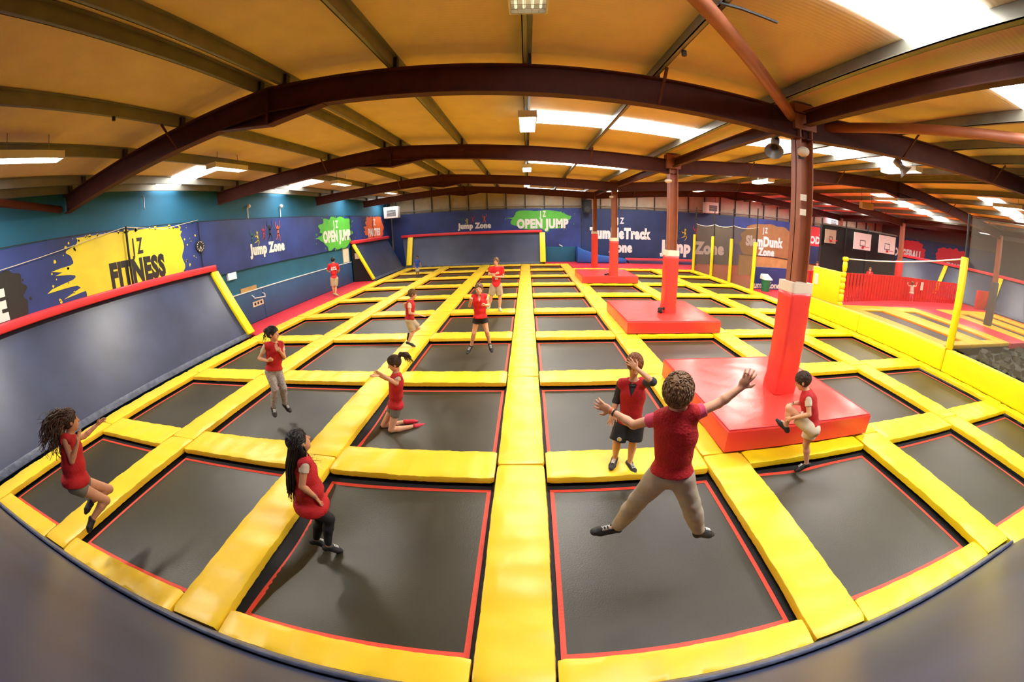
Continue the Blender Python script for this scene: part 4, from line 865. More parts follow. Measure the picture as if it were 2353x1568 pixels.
def person(J, label, face, H=1.55, look=None, sk='skin', h=.008, top='vest', topm='vest', under=None, sleeve=.45, hem=.02, flare=0., bot='shorts', botm='blk', cutf=.5, loose=.022,
           shoe='shoe', hair='short', hairm='hbrn', laces=True, fist=(0, 0), longs=0, group=None, up=None, fat=1., vneck=True, name='person', thumb=(1, 1), barefoot=False, hs=1.13, collar=False):
    """J: joints in metres; A = limb on the image's left, B = image's right; face = horizontal facing direction of the chest, look = gaze"""
    j = {k: np.array(v, float) for k, v in J.items()}; s = H / 1.55; f = s * fat; z = s * hs
    sp = nz(j['nk'] - j['pv']); face = nz(face)
    lat = nz((j['sB'] - j['sA']) - sp * ((j['sB'] - j['sA']) @ sp))
    fw = nz(np.cross(lat, sp)); 
    if fw @ face < 0: fw = -fw
    g = nz(look if look is not None else face); hu = nz(up if up is not None else (sp + np.array([0, 0, 1.2]))); gl = nz(np.cross(g, hu)); hu = nz(np.cross(gl, g)); hd = j['hd'] + hu * .002 * s
    TA = np.array([lat, fw, sp]); HA = np.array([gl, g, hu])
    if abs(gl @ lat) > .0 and gl @ lat < 0: pass
    allp = np.array(list(j[k] for k in j if k not in ('view', 'right'))); lo = allp.min(0) - .22 * s; hi = allp.max(0) + .24 * s
    e = thing(name, (float(j['pv'][0]), float(j['pv'][1]), float(min(j['oA'][2], j['oB'][2])) - .03), label, 'person', group)
    S = SDF(lo, hi, h)
    L = np.linalg.norm(j['nk'] - j['pv']); hipA = j['pv'] - lat * .075 * s - sp * .02 * s; hipB = j['pv'] + lat * .075 * s - sp * .02 * s
    sgn = 1 if (j['kA'] - j['kB']) @ (hipA - hipB) > -.02 else 1
    SH = .045 * s
    def torso(S, i=0., k=.04, clips=(), fl=0.):
        S.ell(j['pv'] + sp * .01 * s, TA, ((.130 + .2 * 0) * f + i + fl, .098 * f + i + fl, .105 * s + i), k, clips)
        S.ell(j['pv'] + sp * L * .36, TA, (.108 * f + i + fl * .7, .084 * f + i + fl * .7, .14 * s + i), k, clips)
        S.ell(j['pv'] + sp * L * .68, TA, (.132 * f + i, .092 * f + i, .155 * s + i), k, clips)
        S.cap(j['sA'] + lat * .015, j['sB'] - lat * .015, SH + i * .8, SH + i * .8, k, clips)
        S.cap(j['nk'] - sp * .10 * s, j['nk'] - sp * .01, .085 * f + i, .050 * s + i * .7, k, clips)
    torso(S)
    S.cap(j['nk'] - sp * .02, hd - hu * .075 * z - g * .012 * z, .047 * s, .043 * s, .03)
    # head
    S.ell(hd + hu * .028 * z - g * .010 * z, HA, (.073 * z, .090 * z, .086 * z), .02)
    S.ell(hd - hu * .040 * z + g * .022 * z, HA, (.055 * z, .060 * z, .066 * z), .03)
    S.ell(hd - hu * .085 * z + g * .048 * z, HA, (.026 * z, .022 * z, .018 * z), .02)
    S.cap(hd + g * .078 * z + hu * .010 * z, hd + g * .096 * z - hu * .026 * z, .008 * z, .0125 * z, .012)
    S.ell(hd - hu * .050 * z + g * .078 * z, HA, (.022 * z, .010 * z, .009 * z), .008)
    for q in (-1, 1):
        S.ell(hd + gl * q * .075 * z - g * .004 * z - hu * .004 * z, HA, (.010 * z, .019 * z, .029 * z), .008)
        S.ell(hd + gl * q * .029 * z + g * .089 * z + hu * .012 * z, HA, (.017 * z, .014 * z, .011 * z), 0, sub=True)
        S.ell(hd + gl * q * .029 * z + g * .068 * z + hu * .013 * z, HA, (.014 * z, .0165 * z, .014 * z), .003)
    def legs(S, r, i=0., k=.02, c0=(), cut=None, cuff=0.):
        for side, hp in (('A', hipA), ('B', hipB)):
            kn, an = j['k' + side], j['a' + side]; d1 = nz(kn - hp); d2 = nz(an - kn); cl = ()
            if cut is not None:
                if cut <= 1: p = hp + (kn - hp) * cut; cl = ((p, d1),)
            S.cap(hp, kn, .078 * f + i, .050 * s + i + (cuff if cut is not None and cut <= 1 else 0), k, cl)
            if cut is None or cut > 1:
                cl = ()
                if cut is not None: p = kn + (an - kn) * (cut - 1); cl = ((p, d2),)
                m = kn + (an - kn) * .32 - nz(np.cross(np.cross(d2, fw), d2) + 1e-6) * .008 * s
                S.cap(kn, m, .049 * s + i, .051 * s + i, k, cl); S.cap(m, an, .051 * s + i, .030 * s + i + cuff, k, cl)
    legs(S, 0)
    def feet(S, i=0., k=.012, clips=False, only='AB'):
        for side in only:
            an, to = j['a' + side], j['o' + side]; kn = j['k' + side]; dl = nz(an - kn); dt = nz(to - an)
            heel = an + dl * .030 * s - dt * .03 * s; ball = an + (to - an) * .72 + dl * .012 * s; toe = to + dl * .006 * s
            upn = nz(-dl - dt * ((-dl) @ dt)); cl = ((an - dl * .012 * s, -dl),) if clips else ()
            S.cap(an, heel, .031 * s + i, .029 * s + i, k, cl); S.cap(heel, ball, .027 * s + i, .036 * s + i, k, flat=.72, fn=upn); S.cap(an, ball, .029 * s + i, .028 * s + i, k, cl); S.cap(ball, toe, .036 * s + i, .025 * s + i, k, flat=.62, fn=upn)
    feet(S)
    # arms and hands
    for si, side in enumerate('AB'):
        sh, el, wr, tp = (j[x + side] for x in ('s', 'e', 'w', 't')); hdn = nz(tp - wr); fa = nz(wr - el)
        S.cap(sh, el, .042 * s, .033 * s, .02); mid = el + (wr - el) * .3; S.cap(el, mid, .033 * s, .034 * s, .012); S.cap(mid, wr, .034 * s, .022 * s, .012)
        Lh = .155 * s; pn = nz(np.cross(hdn, np.cross(fw + 1e-3, hdn))) if abs(hdn @ fw) < .9 else nz(np.cross(hdn, lat)); ps = nz(np.cross(hdn, pn)) * thumb[si]
        if fist[si]:
            c = wr + hdn * .05 * s; S.ell(c, np.array([hdn, ps, pn]), (.042 * s, .038 * s, .026 * s), .01)
            for q in range(4):
                o = ps * (q - 1.5) * .0175 * s; a = c + hdn * .028 * s + o; S.cap(a - pn * .012 * s, a + hdn * .018 * s + pn * .004, .0095 * s, .0095 * s, .003); S.cap(a + hdn * .018 * s + pn * .006, a + pn * .030 * s, .0095 * s, .008 * s, .003)
            S.cap(c + ps * .03 * s, c + ps * .022 * s + pn * .03 * s + hdn * .02 * s, .011 * s, .009 * s, .004)
        else:
            c = wr + hdn * .045 * s; S.ell(c, np.array([hdn, ps, pn]), (.050 * s, .038 * s, .016 * s), .012)
            for q, (ln, sp_) in enumerate(((.060, -.30), (.072, -.08), (.068, .14), (.052, .38))):
                b0 = c + hdn * .036 * s + ps * (q - 1.5) * -.0195 * s * -1; dd = nz(hdn + ps * sp_ * .75); kn_ = b0 + dd * ln * .5 * s; S.cap(b0, kn_, .0098 * s, .0088 * s, .004); S.cap(kn_, kn_ + nz(dd + pn * .45) * ln * .5 * s, .0088 * s, .0072 * s, .004)
            t0 = c - hdn * .018 * s - ps * .026 * s; t1 = t0 + nz(hdn * .6 - ps) * .036 * s; S.cap(t0, t1, .0125 * s, .0105 * s, .006); S.cap(t1, t1 + nz(hdn - ps * .4) * .030 * s, .0105 * s, .008 * s, .004)
    sdf_obj(S, 'body', sk, e)
    # eyes, brows, mouth
    if h < .0125:
        for q in (-1, 1):
            b = MB(); b.ball(hd + gl * q * .029 * z + g * .0775 * z + hu * .011 * z, .0076 * z, 8); b.build('eye', 'eye', e, smooth=True)
            b = MB(); b.ball(hd + gl * q * .029 * z + g * .0828 * z + hu * .011 * z, .0042 * z, 8); b.build('iris', 'iris', e, smooth=True)
            b = MB(); c = hd + gl * q * .030 * z + g * .0815 * z + hu * .034 * z; b.tube([c - gl * .016 * z * q, c + hu * .004 * z, c + gl * .017 * z * q - hu * .002 * z - g * .006 * z], [.002, .0032, .0015], 5); b.build('eyebrow', hairm, e, smooth=True)
        b = MB(); c = hd - hu * .050 * z + g * .088 * z; b.tube([c - gl * .020 * z - g * .005 * z + hu * .002 * z, c - hu * .002 * z, c + gl * .020 * z - g * .005 * z + hu * .002 * z], [.002, .0042, .002], 6); b.build('mouth', 'lip', e, smooth=True)
    # garment on the trunk
    hp = j['pv'] + sp * hem * s
    if under:
        S = SDF(lo, hi, h); torso(S, .010 * s, .035, ((hp - sp * .02, -sp),))
        for side in 'AB':
            sh, el = j['s' + side], j['e' + side]; d = nz(el - sh)
            if sleeve <= 1: S.cap(sh, el, .052 * s, .049 * s, .025, ((sh + (el - sh) * sleeve, d),))
            else:
                wr = j['w' + side]; S.cap(sh, el, .052 * s, .046 * s, .025); S.cap(el, wr, .047 * s, .044 * s, .02, ((el + (wr - el) * (sleeve - 1), nz(wr - el)),))
        S.cap(j['nk'] + sp * .02 * s, j['nk'] + sp * .2 * s, .06 * s, .10 * s, 0, sub=True)
        if not collar: S.ell(j['nk'] + fw * .08 * s, TA, (.045 * s, .06 * s, .07 * s), 0, sub=True)
        sdf_obj(S, 'shirt', under, e)
    if top in ('vest', 'tee'):
        S = SDF(lo, hi, h); i = (.031 if top == 'vest' else .020) * s
        torso(S, i, .04, ((hp, -sp),), flare + .006)
        if top == 'tee':
            for side in 'AB':
                sh, el = j['s' + side], j['e' + side]; S.cap(sh, el, .058 * s, .056 * s, .03, ((sh + (el - sh) * sleeve, nz(el - sh)),))
        else:
            for side, q in (('A', -1), ('B', 1)):
                sh = j['s' + side]; c = sh + lat * q * .075 * s - sp * .03 * s; S.cap(c + sp * .02 * s, c - sp * .09 * s, .058 * s, .05 * s, 0, sub=True)
        S.cap(j['nk'] + sp * .03 * s, j['nk'] + sp * .2 * s, .064 * s, .12 * s, 0, sub=True)
        if vneck:
            for t in np.linspace(0, 1, 5): S.ell(j['nk'] + fw * .10 * s - sp * .11 * s * t, TA, (.048 * (1 - t) * s + .006, .055 * s, .03 * s), 0, sub=True)
        sdf_obj(S, 'bib' if top == 'vest' else 't_shirt', topm, e, disp=.0016, seed=H * 9)
        if top == 'vest':      # dark bound hem
            S = SDF(lo, hi, h); torso(S, i + .003, .04, ((hp - sp * .003, -sp), (hp + sp * .010, sp)), flare); sdf_obj(S, 'hem_binding', 'trim', e)
    # legs clothing
    S = SDF(lo, hi, h); wa = j['pv'] + sp * min(.10 * s, hem * s + .018)
    pc = ((wa, sp),)
    if bot in ('shorts', 'trousers', 'leggings'):
        i = loose * s
        S.ell(j['pv'] + sp * .0 * s, TA, (.130 * f + i * .6, .098 * f + i * .6, .11 * s + i * .6), .03, pc); S.ell(j['pv'] + sp * .07 * s, TA, (.118 * f + i * .5, .09 * f + i * .5, .10 * s), .03, pc)
        if bot == 'shorts': legs(S, 0, i, .02, cut=cutf, cuff=i * .7)
        else: legs(S, 0, i, .02, cut=1.93, cuff=(.0 if bot == 'leggings' else -.004))
        sdf_obj(S, bot, botm, e, disp=.002 if bot != 'leggings' else .0008, seed=3)
    if not barefoot:
        for side in 'AB':
            q = np.stack([j['a' + side], j['o' + side]]); S = SDF(q.min(0) - .12, q.max(0) + .12, h * .85); feet(S, .012 * s, .012, True, side); sdf_obj(S, 'shoe' if shoe != 'sock' else 'sock', shoe, e)
    if laces and not barefoot:
        for side in 'AB':
            an, to = j['a' + side], j['o' + side]; kn = j['k' + side]; dl = nz(an - kn); dt = nz(to - an); un = nz(-dl - dt * ((-dl) @ dt)); sd = nz(np.cross(un, dt)); b = MB()
            for t in (.38, .52, .66):
                c = an + (to - an) * t + un * (.040 - .010 * t) * s; b.tube([c - sd * .022 * s - dt * .008, c + un * .007 * s, c + sd * .022 * s + dt * .008], .0042 * s, 5); b.tube([c - sd * .022 * s + dt * .008, c + un * .008 * s, c + sd * .022 * s - dt * .008], .0042 * s, 5)
            b.build('laces', 'lace', e, smooth=True)
    # hair
    S = SDF(hd - .19 * z, hd + .20 * z, min(h, .008)); pl = nz(g * .78 - hu * .62)
    th = {'short': .026, 'long': .030, 'tied': .030, 'curly': .030}.get(hair, .028)
    cl = ((hd + pl * th * z, pl), (hd - hu * (.075 if hair == 'short' else .09) * z, -hu))
    S.ell(hd + hu * .030 * z - g * .012 * z, HA, (.083 * z, .101 * z, .098 * z), .01, cl)
    if hair == 'none':
        for q in range(16):
            a = q * .39; S.cap(hd + hu * .10 * z + g * (.07 * math.cos(a) - .01) * z + gl * .045 * math.sin(a) * z, hd + hu * (.112 + .006 * math.sin(q * 3)) * z + g * (.07 * math.cos(a) + .018) * z + gl * .05 * math.sin(a) * z, .018 * z, .010 * z, .012, ((hd + pl * .062 * z, pl),))
    sdf_obj(S, 'hair', hairm, e, disp=.001, seed=5)
    R = random.Random(int(H * 1000)); b = MB(); hc = hd + hu * .030 * z - g * .012 * z; nl = 620 if h < .0095 else 110; hr = .0034 if h < .0095 else .006; thl = .052 if hair == 'short' else .034
    for q in range(nl * 4):
        d = np.array([R.gauss(0, 1) for _ in range(3)]); d /= np.linalg.norm(d); d = gl * d[0] + g * d[1] + hu * d[2]
        sc_ = lambda w: gl * (w @ gl) * .084 * z + g * (w @ g) * .102 * z + hu * (w @ hu) * .099 * z
        p0 = hc + sc_(d)
        if (p0 - hd) @ pl > thl * z * .75 or (p0 - hd) @ hu < -(.06 if hair == 'short' else .07) * z: continue
        fl = (-hu * .7 - g * .35 + g * (1.0 if hair == 'short' and d @ hu > .55 else (-.9 if hair != 'short' else 0)) + hu * (.15 if hair != 'short' else 0)); fl = fl + .25 * np.array([R.gauss(0, 1) for _ in range(3)]); fl -= d * (fl @ d); fl = nz(fl); ln = (.30 if hair == 'short' else .42) * R.uniform(.7, 1.2)
        pts = []
        for t in (0, .5, 1): w = nz(d + fl * ln * t); pts.append(hc + sc_(w) * (1.0 + .015 * math.sin(math.pi * t) + (.03 if hair == 'short' else 0) * t))
        if (pts[2] - hd) @ pl > thl * z * 1.25: continue
        b.tube(pts, [hr * z, hr * 1.1 * z, hr * .35 * z], 4); nl -= 1
        if nl <= 0: break
    b.build('hair_locks', hairm, e, smooth=True)
    return e, dict(hd=hd, g=g, gl=gl, hu=hu, s=s, sp=sp, fw=fw, lat=lat, j=j)
def strands(e, name, m, root, path, n, r, spread, rr, wav=0., seed=1, tip=.3):
    """bundle of tapering hair locks following a path of (point) with growing spread"""
    R = random.Random(seed); b = MB(); path = [np.array(p, float) for p in path]
    for k in range(n):
        o = np.array([R.gauss(0, 1) for _ in range(3)]); o /= max(1, np.linalg.norm(o)); pts = []; rs = []; N = len(path); ph = R.uniform(0, 6); ln = R.uniform(.75, 1.05); fr = R.uniform(2, 4)
        M_ = N * 3
        for i in range(M_ + 1):
            t = i / M_ * ln; u = min(t * (N - 1), N - 1.001); a = int(u); w = u - a; c = path[a] * (1 - w) + path[a + 1] * w
            c = c + o * (root + (spread - root) * t ** .8) + wav * t * np.array([math.sin(fr * t * 6 + ph), math.cos(fr * t * 5 + ph), math.sin(fr * t * 4 + ph * 2)]); pts.append(c); rs.append(r * (1 - (1 - tip) * t) * R.uniform(.9, 1.1))
        b.tube(pts, rs, 5)
    return b.build(name, m, e, smooth=True)

PEOPLE = {
 'star': {'view': [0.409, 0.913, 0], 'right': [0.913, -0.409, 0], 'hd': [1.01, 2.287, 1.902], 'nk': [1.022, 2.281, 1.766], 'pv': [1.054, 2.267, 1.259], 'sA': [0.909, 2.332, 1.698], 'sB': [1.133, 2.232, 1.778], 'eA': [0.769, 2.461, 1.581], 'wA': [0.623, 2.592, 1.634], 'tA': [0.495, 2.671, 1.676], 'eB': [1.295, 2.225, 1.845], 'wB': [1.441, 2.203, 1.964], 'tB': [1.479, 2.186, 2.058], 'kA': [0.865, 2.374, 0.928], 'aA': [0.761, 2.508, 0.502], 'oA': [0.56, 2.466, 0.511], 'kB': [1.237, 2.207, 1.011], 'aB': [1.393, 2.203, 0.665], 'oB': [1.531, 2.229, 0.596]},
 'cover': {'view': [0.285, 0.959, 0], 'right': [0.959, -0.285, 0], 'hd': [1.228, 4.121, 1.41], 'nk': [1.248, 4.178, 1.168], 'pv': [1.26, 4.195, 0.629], 'sA': [1.109, 4.24, 1.134], 'sB': [1.371, 4.12, 1.189], 'eA': [1.071, 4.251, 0.892], 'wA': [1.024, 4.181, 0.744], 'tA': [0.996, 4.169, 0.581], 'eB': [1.391, 3.906, 1.29], 'wB': [1.197, 3.921, 1.445], 'tB': [1.104, 3.991, 1.524], 'kA': [1.11, 4.166, 0.362], 'aA': [1.124, 4.235, 0.062], 'oA': [1.049, 4.07, 0.029], 'kB': [1.309, 4.128, 0.388], 'aB': [1.311, 4.159, 0.033], 'oB': [1.344, 3.982, -0.01]},
 'knee': {'view': [0.718, 0.696, 0], 'right': [0.696, -0.718, 0], 'hd': [3.601, 3.986, 1.162], 'nk': [3.667, 3.933, 1.039], 'pv': [3.81, 3.799, 0.578], 'sA': [3.584, 3.788, 1.017], 'sB': [3.758, 4.025, 0.948], 'eA': [3.596, 3.703, 0.822], 'wA': [3.456, 3.877, 0.69], 'tA': [3.451, 3.969, 0.617], 'eB': [3.705, 4.023, 0.83], 'wB': [3.534, 3.998, 0.842], 'tB': [3.48, 3.997, 0.815], 'kA': [3.463, 3.985, 0.79], 'aA': [3.482, 3.965, 0.509], 'oA': [3.385, 4.065, 0.572], 'kB': [3.833, 3.833, 0.27], 'aB': [3.915, 3.778, -0.03], 'oB': [3.792, 3.817, -0.134]},
 'curly': {'view': [-0.956, 0.293, 0], 'right': [0.293, 0.956, 0], 'hd': [-4.858, 1.893, 1.575], 'nk': [-4.877, 1.833, 1.418], 'pv': [-4.925, 1.678, 0.926], 'sA': [-4.776, 1.718, 1.438], 'sB': [-5.002, 1.903, 1.328], 'eA': [-4.718, 1.67, 1.226], 'wA': [-4.638, 1.794, 1.383], 'tA': [-4.641, 1.852, 1.456], 'eB': [-5.016, 2.062, 1.284], 'wB': [-4.975, 2.262, 1.332], 'tB': [-4.945, 2.362, 1.355], 'kA': [-4.789, 1.882, 0.564], 'aA': [-4.879, 1.62, 0.444], 'oA': [-4.871, 1.511, 0.373], 'kB': [-4.898, 2.037, 0.6], 'aB': [-4.983, 1.76, 0.572], 'oB': [-4.979, 1.637, 0.518]},
 'grey': {'view': [-0.64, 0.768, 0], 'right': [0.768, 0.64, 0], 'hd': [-4.316, 5.515, 1.468], 'nk': [-4.311, 5.519, 1.295], 'pv': [-4.416, 5.458, 0.821], 'sA': [-4.415, 5.381, 1.293], 'sB': [-4.256, 5.618, 1.247], 'eA': [-4.587, 5.341, 1.087], 'wA': [-4.35, 5.278, 1.064], 'tA': [-4.266, 5.296, 1.105], 'eB': [-4.223, 5.592, 1.024], 'wB': [-4.152, 5.418, 1.187], 'tB': [-4.154, 5.364, 1.259], 'kA': [-4.382, 5.33, 0.513], 'aA': [-4.533, 5.334, 0.147], 'oA': [-4.458, 5.24, 0.051], 'kB': [-4.289, 5.459, 0.493], 'aB': [-4.395, 5.527, 0.132], 'oB': [-4.287, 5.487, 0.034]},
 'kneel': {'view': [-0.395, 0.919, 0], 'right': [0.919, 0.395, 0], 'hd': [-2.137, 5.613, 0.905], 'nk': [-2.124, 5.618, 0.723], 'pv': [-2.212, 5.602, 0.165], 'sA': [-2.053, 5.485, 0.718], 'sB': [-2.189, 5.753, 0.622], 'eA': [-2.072, 5.422, 0.64], 'wA': [-2.278, 5.399, 0.795], 'tA': [-2.358, 5.408, 0.828], 'eB': [-2.311, 5.711, 0.591], 'wB': [-2.423, 5.576, 0.715], 'tB': [-2.492, 5.503, 0.736], 'kA': [-2.293, 5.436, -0.213], 'aA': [-1.936, 5.612, -0.231], 'oA': [-1.736, 5.719, -0.269], 'kB': [-2.499, 5.609, -0.234], 'aB': [-2.144, 5.74, -0.223], 'oB': [-1.95, 5.802, -0.243]},
 'black': {'view': [-0.634, 0.773, 0], 'right': [0.773, 0.634, 0], 'hd': [-2.196, 2.829, 1.132], 'nk': [-2.205, 2.822, 0.949], 'pv': [-2.254, 2.781, 0.38], 'sA': [-2.114, 2.702, 0.961], 'sB': [-2.3, 2.938, 0.816], 'eA': [-2.152, 2.606, 0.767], 'wA': [-2.092, 2.681, 0.583], 'tA': [-2.089, 2.735, 0.461], 'eB': [-2.364, 2.95, 0.501], 'wB': [-2.285, 2.963, 0.364], 'tB': [-2.251, 2.965, 0.293], 'kA': [-2.114, 2.819, 0.174], 'aA': [-2.209, 2.741, -0.198], 'oA': [-2.118, 2.815, -0.312], 'kB': [-2.288, 2.883, 0.062], 'aB': [-2.396, 2.794, -0.191], 'oB': [-2.317, 2.833, -0.269]},
 'staff': {'view': [-0.073, 0.997, 0], 'right': [0.997, 0.073, 0], 'hd': [-1.051, 13.309, 1.704], 'nk': [-1.042, 13.309, 1.539], 'pv': [-1.077, 13.307, 0.89], 'sA': [-1.236, 13.295, 1.486], 'sB': [-0.858, 13.323, 1.481], 'eA': [-1.306, 13.24, 1.284], 'wA': [-1.059, 13.058, 1.317], 'tA': [-0.943, 13.096, 1.368], 'eB': [-0.812, 13.276, 1.177], 'wB': [-1.058, 13.007, 1.235], 'tB': [-1.189, 13.018, 1.296], 'kA': [-1.262, 13.273, 0.487], 'aA': [-1.349, 13.337, 0.166], 'oA': [-1.377, 13.135, 0.118], 'kB': [-0.955, 13.296, 0.461], 'aB': [-0.983, 13.314, 0.087], 'oB': [-0.926, 13.117, 0.037]},
 'jump': {'view': [-0.13, 0.991, 0], 'right': [0.991, 0.13, 0], 'hd': [-1.099, 8.711, 1.543], 'nk': [-1.103, 8.731, 1.394], 'pv': [-1.104, 8.751, 0.866], 'sA': [-1.243, 8.712, 1.36], 'sB': [-0.956, 8.75, 1.367], 'eA': [-1.335, 8.72, 1.147], 'wA': [-1.277, 8.506, 1.301], 'tA': [-1.252, 8.489, 1.373], 'eB': [-0.9, 8.757, 1.15], 'wB': [-0.953, 8.549, 1.196], 'tB': [-1.005, 8.501, 1.227], 'kA': [-1.262, 8.69, 0.508], 'aA': [-1.352, 8.759, 0.177], 'oA': [-1.428, 8.587, 0.062], 'kB': [-0.959, 8.729, 0.524], 'aB': [-0.918, 8.816, 0.219], 'oB': [-0.861, 8.682, 0.067]},
 'beige': {'view': [-0.312, 0.95, 0], 'right': [0.95, 0.312, 0], 'hd': [-2.859, 9.323, 1.359], 'nk': [-2.913, 9.306, 1.208], 'pv': [-2.981, 9.283, 0.72], 'sA': [-2.902, 9.141, 1.165], 'sB': [-2.965, 9.457, 1.133], 'eA': [-2.9, 9.099, 0.932], 'wA': [-2.643, 9.163, 0.849], 'tA': [-2.542, 9.196, 0.811], 'eB': [-3.135, 9.464, 1.092], 'wB': [-3.074, 9.463, 0.861], 'tB': [-3.014, 9.441, 0.796], 'kA': [-2.912, 9.243, 0.41], 'aA': [-3.043, 9.2, 0.147], 'oA': [-2.904, 9.246, 0.037], 'kB': [-2.812, 9.444, 0.455], 'aB': [-3.052, 9.365, 0.306], 'oB': [-3.097, 9.35, 0.17]},
 'back': {'view': [-0.475, 0.88, 0], 'right': [0.88, 0.475, 0], 'hd': [-9.267, 17.384, 1.787], 'nk': [-9.269, 17.383, 1.66], 'pv': [-9.3, 17.367, 0.918], 'sA': [-9.447, 17.288, 1.578], 'sB': [-9.108, 17.47, 1.553], 'eA': [-9.595, 17.321, 1.308], 'wA': [-9.603, 17.521, 1.216], 'tA': [-9.611, 17.608, 1.226], 'eB': [-9.094, 17.591, 1.259], 'wB': [-9.232, 17.721, 1.163], 'tB': [-9.308, 17.772, 1.161], 'kA': [-9.421, 17.358, 0.518], 'aA': [-9.424, 17.414, 0.16], 'oA': [-9.478, 17.589, 0.063], 'kB': [-9.274, 17.38, 0.506], 'aB': [-9.312, 17.36, 0.143], 'oB': [-9.263, 17.5, 0.037]},
 'kid': {'view': [-0.279, 0.96, 0], 'right': [0.96, 0.279, 0], 'hd': [-6.988, 24.42, 1.11], 'nk': [-6.996, 24.418, 0.984], 'pv': [-7.023, 24.41, 0.465], 'sA': [-7.116, 24.383, 0.909], 'sB': [-6.882, 24.451, 0.905], 'eA': [-7.19, 24.361, 0.718], 'wA': [-7.186, 24.31, 0.569], 'tA': [-7.182, 24.28, 0.516], 'eB': [-6.828, 24.467, 0.689], 'wB': [-6.784, 24.427, 0.536], 'tB': [-6.764, 24.402, 0.482], 'kA': [-7.084, 24.392, 0.18], 'aA': [-7.108, 24.437, -0.06], 'oA': [-7.068, 24.293, -0.11], 'kB': [-6.976, 24.424, 0.18], 'aB': [-7.0, 24.469, -0.06], 'oB': [-6.961, 24.324, -0.11]},
 'child': {'view': [0.816, 0.578, 0], 'right': [0.578, -0.816, 0], 'hd': [22.942, 16.399, 1.171], 'nk': [22.954, 16.382, 1.044], 'pv': [22.965, 16.366, 0.575], 'sA': [22.902, 16.455, 0.988], 'sB': [23.036, 16.266, 1.019], 'eA': [22.882, 16.57, 0.956], 'wA': [22.805, 16.679, 1.07], 'tA': [22.815, 16.664, 1.139], 'eB': [23.141, 16.205, 1.01], 'wB': [23.154, 16.186, 1.171], 'tB': [23.147, 16.196, 1.247], 'kA': [22.944, 16.396, 0.331], 'aA': [22.992, 16.414, 0.09], 'oA': [23.061, 16.49, 0.036], 'kB': [23.009, 16.304, 0.353], 'aB': [23.073, 16.3, 0.119], 'oB': [23.175, 16.329, 0.077]},
}

PP = PEOPLE
def V_(k): return np.array(PP[k]['view']), np.array(PP[k]['right']), np.array([0, 0, 1.])
# boy leaping with arms and legs spread, back to the viewer
v, r, u = V_('star')
e, I = person(PP['star'], 'person in red bib and grey joggers leaping star-shaped, seen from behind', v, 1.55, look=v + .12 * r, h=.0065, hs=1.26, topm='vest', under='pink', sleeve=.42, hem=.03, bot='trousers', botm='jog', loose=.028, hairm='hlbr', vneck=False, thumb=(-1, 1))
w = np.array(PP['star']['wA']); d = nz(np.array(PP['star']['wA']) - np.array(PP['star']['eA'])); b = MB(); b.tube([w - d * .03, w - d * .018], [.030, .030], 12); b.build('wristband', 'black', e)
w = w - d * .005; b = MB(); b.tube([w, w + d * .012], [.028, .028], 12); b.build('wristband', 'porg', e)
# boy standing on a cross pad, hand over his face
v, r, u = V_('cover')
e, I = person(PP['cover'], 'person in red bib, dark rolled shirt and black shorts shading the face with one hand', -v + .15 * r, 1.56, look=-v + .25 * r - .45 * u, h=.0075, topm='vest', under='dshirt', sleeve=1.12, hem=.01, bot='shorts', botm='blk', cutf=.92, loose=.036, hairm='hging', thumb=(1, -1), collar=True)
c = np.array(PP['cover']['pv']) * .35 + np.array(PP['cover']['kA']) * .65; b = MB(); c = c - v * .115 - .02 * r; b.tube([c, c - v * .004], [.030, .030], 14); b.build('badge', 'pwht', e)
b = MB(); c = c - v * .005; b.tube([c, c - v * .003], [.017, .017], 12); b.build('badge_centre', 'pylw', e)
b = MB(); n_ = np.array(PP['cover']['nk']) + I['sp'] * .012; ring = [n_ + (I['lat'] * math.cos(a) * .062 + I['fw'] * (math.sin(a) * .066 + .006) - I['sp'] * (.022 * math.sin(a) if math.sin(a) > 0 else 0)) for a in np.linspace(0, 2 * math.pi, 25)]
b.tube(ring, .013, 8)
b.build('collar', 'dshirt', e)
# boy hugging his knee by the red block
v, r, u = V_('knee')
e, I = person(PP['knee'], 'person in red bib and white shorts balancing on one leg and hugging a raised knee', -r + .2 * v, 1.5, look=-r - .12 * v - .42 * u, h=.0075, topm='vest', under='wtee', sleeve=.5, hem=.03, bot='shorts', botm='wshort', cutf=.62, loose=.034, hairm='hbrn', vneck=False, fist=(1, 1))
w = np.array(PP['knee']['wB']); b = MB(); b.tube([w - r * .0, w - r * .012], [.028, .028], 10); b.build('wristband', 'black', e)
# girl with flying curly hair
v, r, u = V_('curly')
e, I = person(PP['curly'], 'person in red bib and grey shorts jumping with long curly hair flying behind', r + .1 * v, 1.60, fat=1.1, flare=.03, look=r + .05 * v - .1 * u, h=.0085, topm='vest', hem=-.02, bot='shorts', botm='gshort', cutf=.34, loose=.014, hair='curly', hairm='hbrn', laces=False, sk='skin2', vneck=False)
hd, hu, g, s = I['hd'], I['hu'], I['g'], I['s']
strands(e, 'curly_hair', 'hbrn', .06, [hd + hu * .06 - g * .04, hd - g * .13 + hu * .07, hd - g * .24 - hu * .03, hd - g * .31 - hu * .20], 120, .009, .15, 0, wav=.03, seed=2)
strands(e, 'curly_hair', 'hlbr', .05, [hd + hu * .05 - g * .03, hd - g * .14 + hu * .0, hd - g * .20 - hu * .15, hd - g * .17 - hu * .32], 70, .009, .10, 0, wav=.03, seed=3)
strands(e, 'flyaway_hair', 'hbrn', .06, [hd + hu * .08, hd - g * .18 + hu * .10, hd - g * .38 + hu * .04], 26, .003, .10, 0, wav=.03, seed=4)
